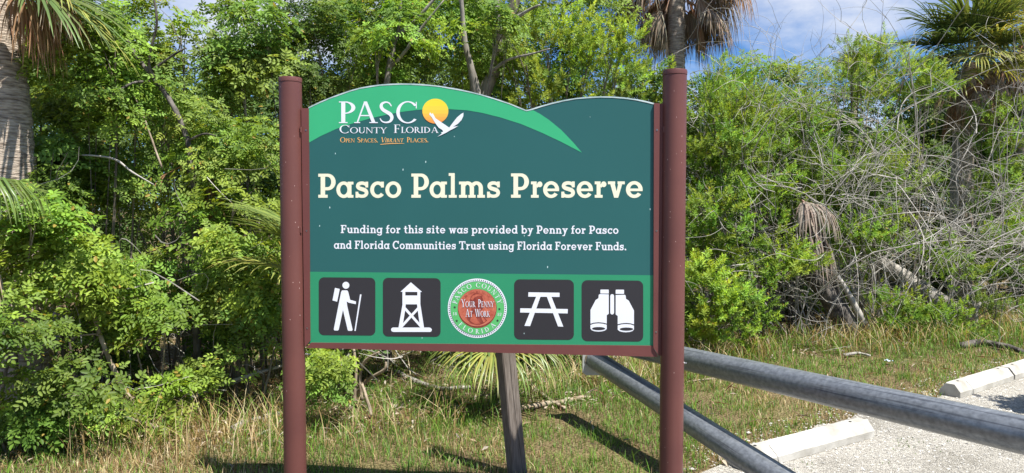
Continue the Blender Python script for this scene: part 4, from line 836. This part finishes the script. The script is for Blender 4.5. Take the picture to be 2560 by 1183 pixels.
# ------------------------------------------------------------------ palms
def frond_mesh(name, elev, lp, lb, nb_, spread, droop, col, seed, width=.03, fold=0.0, limp=0.0, curl=.12):
    r = np.random.default_rng(seed); V_ = []; F4 = []; C_ = []
    e = math.radians(elev); d0 = np.array([math.cos(e), 0, math.sin(e)]); base = 0
    # petiole
    pts = [d0*lp*t-np.array([0, 0, 1])*.12*lp*t*t for t in (0, .35, .7, 1)]
    d = pts[-1]-pts[-2]; d /= np.linalg.norm(d); s_ = np.array([0, 1., 0]); u = np.cross(d, s_); u /= np.linalg.norm(u)
    if u[2] < 0: u = -u
    for i, p in enumerate(pts):
        w_ = .016-.006*i/3; V_ += [p+s_*w_, p-u*w_*.7, p-s_*w_, p+u*w_*.3]
        C_ += [np.array(col)*np.array([1.5, 1.15, 1.1])]*4
        if i: b_ = (i-1)*4; F4 += [(b_+k_, b_+(k_+1) % 4, b_+4+(k_+1) % 4, b_+4+k_) for k_ in range(4)]
    o = pts[-1]
    for i in range(nb_):
        a = math.radians(-spread+2*spread*i/(nb_-1)+r.uniform(-3, 3)); ca, sa = math.cos(a), math.sin(a)
        dr_ = d*ca+s_*sa+u*(.25*abs(sa)*(1-fold)+r.uniform(-.05, .05)); dr_ /= np.linalg.norm(dr_)
        L_ = lb*(.72+.28*ca)*(r.uniform(.85, 1.08) if col not in (DEADC, BROWNC, BROWNC2) else r.uniform(.5, 1.1)); side = np.cross(u, dr_); side /= np.linalg.norm(side); c_ = np.array(col)*r.uniform(.7, 1.3)*np.array([r.uniform(.9, 1.2), 1, 1])
        st = len(V_); q = o.copy(); dd = dr_.copy(); sec_ = (0, .2, .45, .7, .88, 1.0)
        cu = r.uniform(-curl, curl)
        for j, t in enumerate(sec_):
            if j:
                q = q+dd*L_*(t-sec_[j-1]); dd = dd+np.array([0, 0, -1])*(droop*(t-sec_[j-1])*(2.2*t+limp))+side*cu*.4; dd /= np.linalg.norm(dd)
            w_ = width*(.35, .8, 1, .7, .38, .04)[j]*.5; sd_ = np.cross(dd, np.cross(side, dd)); sd_ /= np.linalg.norm(sd_); up = np.cross(sd_, dd)
            V_ += [q+sd_*w_+up*w_*.5, q, q-sd_*w_+up*w_*.5]; C_ += [c_*(1+.25*(t > .85))]*3
            if j: b_ = st+(j-1)*3; F4 += [(b_, b_+1, b_+4, b_+3), (b_+1, b_+2, b_+5, b_+4)]
    return mesh(name, np.array(V_), [np.array(F4)], DRY if col in (DEADC, BROWNC, BROWNC2) else PALM, False, np.clip(np.array(C_), 0, .8))
PALM = leafmat('palm_blade', .3, .38, .5); DEADC = (.33, .27, .20); BROWNC = (.26, .16, .09); BROWNC2 = (.25, .215, .175); PG = (.11, .16, .04); PY = (.28, .30, .07); PD = (.055, .09, .028)
def palm_trunk(m, h_, r_, lean=(0, 0), boots=False, seed=1):
    r = random.Random(seed); prof = []; n_ = int(h_/.045)
    vs = []; fs = []; nn = 20
    for i in range(n_+1):
        t = i/n_; rr_ = r_*(1.12-.18*t+.25*max(0, .08-t)/.08)*(1+.03*((i % 2)*2-1)+r.uniform(-.02, .02)); cx_ = lean[0]*t**1.3; cy_ = lean[1]*t
        for k_ in range(nn): a = 2*math.pi*k_/nn; q = rr_*(1+.02*math.sin(2*a+i*1.7)+r.uniform(-.02, .02)); vs.append((cx_+q*math.cos(a), cy_+q*math.sin(a), h_*t-.05))
    for i in range(n_):
        for k_ in range(nn): fs.append((i*nn+k_, i*nn+(k_+1) % nn, (i+1)*nn+(k_+1) % nn, (i+1)*nn+k_))
    m.add(vs, fs)
PTM = mat('palm_trunk', (.16, .12, .09), (.52, .43, .34), .9, 5, (2.2, 2.2, 13), .022, 8, lo=.32, hi=.6, detail=12)
def palm(name, label, x, y, h_, r_, live, dead, lean=(0, 0), seed=1, cat='palm', trunk=True, group='palms standing in the thicket'):
    root = empty(name, (x, y, 0), 0, label=label, cat=cat, group=group)
    if trunk:
        m = MB(); palm_trunk(m, h_, r_, lean, seed=seed); m.build('trunk', PTM, root, True)
    r = random.Random(seed); tx, ty = lean
    for (me, az, dz, dr__, sc) in live:
        o = link('frond', me, root); o.location = (tx+dr__*math.cos(az), ty+dr__*math.sin(az), h_+dz); o.rotation_euler = (0, 0, az); o.scale = (sc,)*3
    for (me, az, dz, dr__, sc) in dead:
        o = link('dead_frond', me, root); o.location = (tx+dr__*math.cos(az), ty+dr__*math.sin(az), h_+dz); o.rotation_euler = (0, 0, az); o.scale = (sc,)*3
    return root
LV = {e: frond_mesh('frond', e, .45, .95, 44, 120, .75, PG, 10+i) for i, e in enumerate((75, 50, 25, 5, -20))}
LY = {e: frond_mesh('frond', e, .45, .95, 44, 120, .9, PY, 20+i) for i, e in enumerate((60, 30, 0, -25))}  # yellow copy of the frond; sunlight on the right palm is in its colour
LD = {e: frond_mesh('frond', e, .5, .95, 42, 110, .8, PD, 30+i) for i, e in enumerate((50, 20, 0))}  # dark copy of the frond; shade of crown and hollow is in its colour
DF = [frond_mesh('dead_frond', e, .4, .8, 58, sp_*1.2, 2.6, c_, 40+i, .015, .6, .9, .8) for i, (e, sp_, c_) in enumerate(((-20, 60, DEADC), (-45, 45, DEADC), (-60, 50, BROWNC), (-10, 70, BROWNC), (-70, 35, DEADC)))]
pi = math.pi
# the skirted palm above the right sign post
c = P(1690, 170, 11.0); h_ = P(1690, -70, 11.0).z
palm('cabbage_palm', 'palm with a shaggy skirt of dead fronds above the right sign post', c.x, 11.0, h_, .135,
     [(LV[e], a*1.3, .25, .1, 1) for a, e in enumerate((75, 50, 50, 25, 25, 50))], [(DF[i % 5], i*2.4+rnd.uniform(-.3, .3), .12-.45*(i/46)+rnd.uniform(-.08, .08), .13, rnd.uniform(.8, 1.15)) for i in range(64) if math.sin(i*2.4) > -.55]
     + [(DF[0], 3.0, .0, .1, 1.3), (DF[3], 3.5, .1, .1, 1.3), (DF[0], 2.75, .05, .1, 1.2), (DF[3], 3.2, .2, .1, 1.35), (DF[0], 3.7, .1, .1, 1.2), (DF[0], .15, .0, .1, 1.3), (DF[3], -.3, .05, .1, 1.25), (DF[0], .5, -.05, .1, 1.2), (DF[3], -.7, .1, .1, 1.35), (DF[3], 0.0, .2, .1, 1.4)], (0, 0), 3)
# right palm
c = P(2412, 600, 11.6); h_ = P(2412, 150, 11.6).z
palm('cabbage_palm', 'tall palm on the right with green and yellow-lit fronds over grey trunk', c.x, 11.6, h_, .105,
     [(LD[50], pi*.95, .15, .1, 1.0), (LD[20], pi*1.05, .1, .1, 1.05), (LD[0], pi*.9, .0, .1, .95), (LD[0], pi*1.15, -.1, .1, .9), (LV[75], .5, .2, .05, 1), (LV[75], 2.6, .2, .05, 1), (LV[50], -.6, .2, .1, 1), (LV[50], 4.1, .2, .1, 1), (LY[60], -1.2, .15, .1, .95),
      (LY[30], -.5, .1, .1, 1), (LY[0], -1.9, .0, .1, .85), (LY[-25], -2.5, -.1, .1, .8), (LV[25], .2, .1, .1, 1), (LY[0], -.9, 0, .1, .8), (LV[5], -2.9, 0, .1, .9), (LD[20], 1.5, 0, .1, 1), (LV[50], -1.5, .15, .1, .95), (LY[30], -1.3, .05, .1, .9), (LV[25], -.9, .05, .1, .95), (LV[50], -2.2, .1, .1, 1), (LV[25], -2.4, .05, .1, 1), (LY[0], .1, -.05, .1, .9), (LV[5], -.2, -.05, .1, .9), (LY[30], -.9, .3, .1, .8), (LY[60], -.4, .2, .1, .8), (LY[0], -1.5, .1, .1, .75)],
     [(DF[i % 5], i*2.4, -.1-.5*(i/22), .11, rnd.uniform(.45, .75)) for i in range(24)], (0, 0), 5)
c = P(2555, 500, 13.6); h_ = P(2555, 60, 13.6).z
palm('cabbage_palm', 'palm cut off by the right edge with a brown skirt of dead fronds', c.x, 13.6, h_, .13,
     [(LV[50], 2.6, .15, .1, 1), (LY[30], -2.4, .1, .1, 1), (LV[75], 3.6, .15, .1, 1), (LV[25], -1.6, .1, .1, 1), (LY[0], 3.6, 0, .1, .9), (LV[50], .4, .1, .1, 1), (LV[50], 1.4, .1, .1, 1)],
     [(DF[(2, 3, 1)[i % 3]], i*2.4, .0-.8*(i/30), .12, rnd.uniform(.8, 1.1)) for i in range(30)], (0, 0), 6)
c = P(2135, 300, 13.6); h_ = P(2135, 120, 13.6).z
palm('cabbage_palm', 'small round palm top peeping over the tallest right-hand shrub', c.x, 13.6, h_-.45, .07, [(LV[(75, 50, 50)[i % 3]], i*2.4, 0, .05, .42) for i in range(14)], [], (0, 0), 7)
# big palm trunk on the left
c = P(14, 400, 5.45)
palm('cabbage_palm', 'thick grey palm trunk at the left edge with frond blades hanging above it', c.x+.06, 5.45, 3.75, .205,
     [(LV[-20], -.35, -.35, .15, .9), (LY[-25], .2, -.35, .15, .85), (LV[50], 2.5, 0, .1, 1)],
     [(DF[2], -.05, -.35, .3, .75), (DF[2], -.35, -.42, .34, .7), (DF[3], .2, -.55, .3, .55), (DF[2], -.5, -.3, .4, .7), (DF[1], -.2, -.3, .42, .62)], (-.22, .05), 8)
# palmetto whose frond arches into view at the left edge
c = P(-175, 520, 4.35)
palm('palmetto', 'palmetto frond drooping green blades in at the left edge, dead frond beneath', c.x, 4.35, c.z-.15, .09,
     [(frond_mesh('frond', 42, .42, .66, 34, 60, 2.6, (.11, .17, .04), 61, .022, .3, .7, .3), -.1, .06, .05, .88), (LV[25], 2.0, .1, .05, .8), (LV[50], 3.6, .1, .05, .8)],
     [(frond_mesh('dead_frond', 5, .28, .55, 44, 40, 3.4, DEADC, 62, .016, .6, 1.6, 1.0), -.05, -.14, -.06, .95)], (0, 0), 9, group='palmettos growing low')
# palmetto behind the left post
c = P(742, 560, 5.0)
pfm = frond_mesh('frond', 35, .1, .62, 30, 120, .35, (.17, .24, .06), 63, .022)
palm('palmetto', 'yellow green palmetto blades fanning out behind the left sign post', c.x+.05, 5.25, c.z-.1, .05, [(pfm, 3.3, 0, 0, 1.0), (pfm, 2.4, -.05, 0, .9), (pfm, 4.3, -.1, 0, 1.0), (LY[30], 3.0, -.35, 0, .6), (LV[50], 3.5, -.2, 0, .6)], [], (0, 0), 10, trunk=False, group='palmettos growing low')
# palmetto hanging below the sign
c = P(1235, 850, 5.7)
hf = frond_mesh('frond', 15, .12, .66, 34, 115, 2.0, (.14, .20, .045), 64, .022, 0, .2)
palm('palmetto', 'palmetto blades hanging below the sign on both sides of the timber post', c.x, 5.75, .50, .06, [(hf, -1.3, -.05, .05, 1.0), (hf, -.4, .0, .05, 1.0), (hf, -2.3, .0, .05, .95), (LY[0], -1.6, .05, 0, .6), (LV[25], -2.8, .05, 0, .6), (LV[50], .3, .05, 0, .5)], [], (0, 0), 11, trunk=False, group='palmettos growing low')
# shaded fans inside the hollow, left
c = P(345, 640, 6.3)
palm('palmetto', 'shaded dark palmetto fans inside the hollow left of the sign', c.x, 6.5, c.z-.3, .07, [(LD[20], -1.9, 0, 0, .8), (LD[0], -.8, 0, 0, .75), (LV[5], -1.4, -.1, 0, .7), (LD[50], -2.7, 0, 0, .7)], [], (0, 0), 12, group='palmettos growing low')
c = P(530, 420, 6.1)
palm('dead_palmetto', 'brown dead fronds hanging in the shrubs left of the left sign post', c.x, 6.15, c.z, .05, [], [(frond_mesh('dead_frond', -60, .05, .5, 16, 16, 1.6, BROWNC, 71, .018, .8, .8, .8), -1.4, 0, .02, 1), (frond_mesh('dead_frond', -20, .35, .3, 12, 22, 2.6, BROWNC, 72, .016, .8, .8, .8), -2.6, .12, .02, 1)], (0, 0), 13, trunk=False, group='palmettos growing low')
# the hanging dead frond on the right
c = P(2005, 500, 8.65)
dfm = frond_mesh('dead_frond', -5, .12, .66, 46, 40, 2.4, BROWNC2, 65, .022, .7, 1.0, .5); dfm2 = frond_mesh('dead_frond', -50, .05, .85, 36, 22, 1.6, BROWNC2, 66, .022, .7, .8, .5)
palm('dead_palmetto', 'large pale dead palm frond hanging from a broken stem on the right', c.x+.02, 8.7, c.z-.02, .05, [], [(dfm, -.5, 0, 0, .95), (dfm2, -.9, -.02, 0, 1.2), (dfm2, -.3, -.2, .1, 1.0), (dfm, -1.7, .02, 0, .95)], (.0, 0), 14, trunk=False, group='palmettos growing low')
# dry curled frond stems below the bottom left corner of the sign
for i, (pts, lab) in enumerate([
  ([(905, 1000, 5.6), (900, 940, 5.6), (915, 900, 5.55), (948, 880, 5.5)], 'curled tan frond strip below the left part of the sign'),
  ([(885, 1010, 5.5), (890, 930, 5.5), (884, 870, 5.5)], 'straight pale stem standing below the left part of the sign'),
  ([(880, 1000, 5.7), (920, 950, 5.6), (960, 925, 5.5), (965, 905, 5.5)], 'brown bent frond stem below the left part of the sign'),
  ([(930, 1040, 5.2), (918, 1000, 5.25), (905, 960, 5.3)], 'short grey stem leaning in the grass below the sign')]):
    trunk_thing('dry_frond_stem', lab, pts, [.016, .013, .012, .008][:len(pts)], STICK, (), 'dry stem', 5, 'dry frond stems below the sign', 'stem')
for px, py, hw, hh, Y, lab in ((815, 930, 40, 45, 5.2, 'small leafy weed just right of the left sign post'), (1700, 800, 60, 80, 7.8, 'bush peeping out on both sides of the right sign post'), (1475, 905, 0, 0, 0, None)):
    if lab: shrub('bush', lab, 'bush', px, py, hw, hh, Y, .2, G2, 'pin', 1.8, 1.0, group=GR)
shrub('bush', 'unseen bush added just outside the right edge to shade the gravel', 'bush', 1280+4.9/5.2*F, 700, 170, 280, 5.2, .45, G2, 'pin', .9, 1.2, group=GR)  # out of view, put in for the shadow it throws on the gravel

# ------------------------------------------------------------------ grass
def blades(n, xr, yr, hfun, colfun, width=.004, accept=None, lean=.5, seed=0):
    r = np.random.default_rng(seed); x = r.uniform(*xr, n); y = r.uniform(*yr, n)
    if accept is not None:
        k_ = r.random(n) < accept(x, y); x = x[k_]; y = y[k_]; n = len(x)
    h = hfun(x, y, r); a = r.uniform(0, 6.28, n); ln = r.uniform(.15, 1, n)*lean; dx = np.cos(a); dy = np.sin(a)
    wdir = np.stack([-dy, dx, np.zeros(n)], -1)*(width*r.uniform(.6, 1.4, n)*(1+.08*(y-4)))[:, None]/2
    z0 = gz(x, y); p0 = np.stack([x, y, z0], -1); D = np.stack([dx, dy, np.zeros(n)], -1)
    def pt(t): return p0+D*(h*ln*t*t)[:, None]+np.stack([np.zeros(n), np.zeros(n), h*t*(1-.35*ln*t)], -1)
    p1, p2, p3 = pt(.4), pt(.75), pt(1.0)
    V_ = np.stack([p0-wdir, p0+wdir, p1-wdir*.9, p1+wdir*.9, p2-wdir*.6, p2+wdir*.6, p3], 1); b_ = (np.arange(n)*7)[:, None]
    F4 = np.concatenate([b_+np.array([[0, 1, 3, 2]]), b_+np.array([[2, 3, 5, 4]])]); F3 = b_+np.array([[4, 5, 6]])
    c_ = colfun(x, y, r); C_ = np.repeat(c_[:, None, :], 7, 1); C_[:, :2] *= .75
    return V_.reshape(-1, 3), F4, F3, C_.reshape(-1, 3)
def greenness(x, y):
    g = fbm(x, y, .9, 21)*1.5-.15+.6*np.exp(-((x-.55)**2/.8+(y-4.9)**2/1.0))+.15*(x > 6)
    g -= .2*np.exp(-((x+1.6)**2/1.2))+.05*(x > 1)*(y > 5.6)-.55*np.clip((y-5.25)/.5, 0, 1)*np.exp(-((x-.1)**2/1.6))-.35*np.exp(-((y-edge_of_bush(x)+.3)**2/.5))*(x > .8); return np.clip(g, .04, .95)
GREENS = np.array([(.12, .24, .03), (.17, .29, .04), (.09, .19, .035)]); STRAW = np.array([(.48, .38, .19), (.38, .27, .12), (.58, .49, .29), (.28, .18, .08)])
def gcol(x, y, r):
    g = greenness(x, y); isg = r.random(len(x)) < g; a = GREENS[r.integers(0, 3, len(x))]; b = STRAW[r.integers(0, 4, len(x))]; return np.where(isg[:, None], a, b)*r.uniform(.75, 1.25, (len(x), 1))
def outside(x, y): return (~gravel_inside(x, y))*1.0
def hshort(x, y, r): return r.uniform(.025, .08, len(x))*(1+.6*(fbm(x, y, 1.5, 8)-.4))
def hmed(x, y, r): return r.uniform(.08, .2, len(x))
def edge_of_bush(x): return np.interp(x, [-4, -2.2, -1.2, 0, 1, 2, 3, 5, 8], [4.8, 4.95, 5.2, 5.8, 6.2, 7.2, 8.0, 8.6, 9.4])
def sc_near(x, y): return outside(x, y)*np.clip(1.25-(y-4)*.19, .2, 1)*np.clip((fbm(x, y, 2.6, 51)-.30)*5+(x < .8)*(y < 5.2)*.5, .25, 1)
parts_ = []
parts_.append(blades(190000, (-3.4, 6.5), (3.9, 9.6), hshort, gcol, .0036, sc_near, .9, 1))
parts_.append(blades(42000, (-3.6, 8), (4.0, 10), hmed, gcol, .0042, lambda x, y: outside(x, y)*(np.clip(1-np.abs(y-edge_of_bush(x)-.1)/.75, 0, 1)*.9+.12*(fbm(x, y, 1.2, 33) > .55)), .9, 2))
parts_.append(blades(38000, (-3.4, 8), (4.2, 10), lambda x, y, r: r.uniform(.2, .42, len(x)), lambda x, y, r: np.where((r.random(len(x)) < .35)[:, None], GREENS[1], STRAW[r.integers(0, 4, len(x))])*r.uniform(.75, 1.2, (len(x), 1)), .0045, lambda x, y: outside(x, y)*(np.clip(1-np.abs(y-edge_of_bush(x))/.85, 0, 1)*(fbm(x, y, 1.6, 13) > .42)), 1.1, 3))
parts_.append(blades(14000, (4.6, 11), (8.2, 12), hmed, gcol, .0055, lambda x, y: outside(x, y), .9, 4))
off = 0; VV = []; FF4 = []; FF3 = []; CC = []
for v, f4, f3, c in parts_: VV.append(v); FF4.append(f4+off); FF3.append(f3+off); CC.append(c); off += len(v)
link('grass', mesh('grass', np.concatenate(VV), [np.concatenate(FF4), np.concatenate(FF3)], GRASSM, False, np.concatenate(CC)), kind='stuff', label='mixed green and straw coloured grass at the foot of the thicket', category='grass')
# weeds creeping into the gravel
v, f4, f3, c = blades(2600, (1.5, 3.2), (3.9, 5.3), lambda x, y, r: r.uniform(.01, .035, len(x)), lambda x, y, r: np.array([(.09, .16, .02)])*r.uniform(.7, 1.3, (len(x), 1)), .006, lambda x, y: gravel_inside(x, y)*np.exp(-((edge_y(x)-.62-y)**2)/.03)*(fbm(x, y, 3, 44) > .5), 1.2, 6)
link('gravel_weeds', mesh('gravel_weeds', v, [f4, f3], GRASSM, False, c), kind='stuff', label='small green weeds growing in the gravel by the parking stop', category='weeds')

# leaf litter: dead leaves, chips and twigs on the ground
n_ = 36000; x = RG.uniform(-4, 10, n_); y = RG.uniform(4.2, 12, n_); eb = edge_of_bush(x)
k_ = (RG.random(n_) < np.where(y > eb-.4, .95, .05)) & (outside(x, y) > 0); x = x[k_]; y = y[k_]; n_ = len(x)
ax_ = RG.normal(0, .35, (n_, 3))+np.array([0, 0, 1]); Rm = rotmat(ax_, RG.uniform(0, 6.28, n_)); lf_ = leaf6(.055, .016, .3, .3); lf_[:, 2] += .006
st = RG.uniform(.5, 1.5, n_); sx_ = np.where(RG.random(n_) < .35, 2.4, 1.0); l_ = np.repeat(lf_[None], n_, 0); l_[:, :, 0] *= sx_[:, None]; l_[:, :, 1] *= np.where(sx_ > 1, .45, 1.2)[:, None]
V_ = np.einsum('nij,nvj->nvi', Rm, l_)*st[:, None, None]+np.stack([x, y, gz(x, y)+.01+RG.random(n_)*.03], -1)[:, None, :]
LC = np.array([(.30, .22, .14), (.40, .33, .25), (.20, .12, .07), (.38, .33, .27)]); C_ = np.repeat((LC[RG.integers(0, 4, n_)]*RG.uniform(.7, 1.2, (n_, 1)))[:, None, :], 6, 1)
link('leaf_litter', leaf_mesh('leaf_litter', V_, C_, DRY, True), kind='stuff', label='brown dead leaves and chips lying under the thicket', category='leaf litter')
# fine dead twigs tangled in the dark interior of the thicket
m = MB()
for i in range(620):
    x_ = rnd.uniform(-3.9, 8.5); eb = float(edge_of_bush(x_)); y_ = eb+rnd.uniform(.15, 1.6); z_ = abs(rnd.gauss(0, .8))+.05; a = Vector((x_, y_, z_)); d_ = Vector((rnd.gauss(0, 1), rnd.gauss(0, .5), rnd.gauss(0, .8))).normalized()*rnd.uniform(.3, 1.0); b = a+d_
    mid = (a+b)/2+Vector((rnd.uniform(-.22, .22), 0, rnd.uniform(-.2, .25))); r_ = rnd.uniform(.002, .005); d_ *= .8 if x_ > -1 else .55; b = a+d_
    if b.z > 0: m.tube(bez(a, mid, b, 5), [r_, r_, r_*.8, r_*.6, r_*.3], 3, False)
m.build('dead_twigs', DEADW, kind='stuff', label='loose dead twigs tangled low inside the thicket', cat='twigs')
# crumpled wrapper lying in the grass
c = G(2222, 906, .02); root = empty('litter_wrapper', c, 0, label='small crumpled white and blue wrapper in the grass above the pipe', cat='litter'); m = MB(); g_ = []
for i in range(6):
    for j in range(5): g_.append(((i-2.5)*.016+rnd.uniform(-.008, .008), (j-2)*.014+rnd.uniform(-.006, .006), rnd.uniform(0, .035)))
m.add(g_, [(i*5+j, (i+1)*5+j, (i+1)*5+j+1, i*5+j+1) for i in range(5) for j in range(4)]); m.build('film', mat('wrapper_film', (.7, .75, .78), (.2, .35, .5), .3, 30), root)
print('LEAVES', TOT[0], 'TRIS', sum(len(o.data.loops)-2*len(o.data.polygons) for o in bpy.data.objects if o.type == 'MESH'))
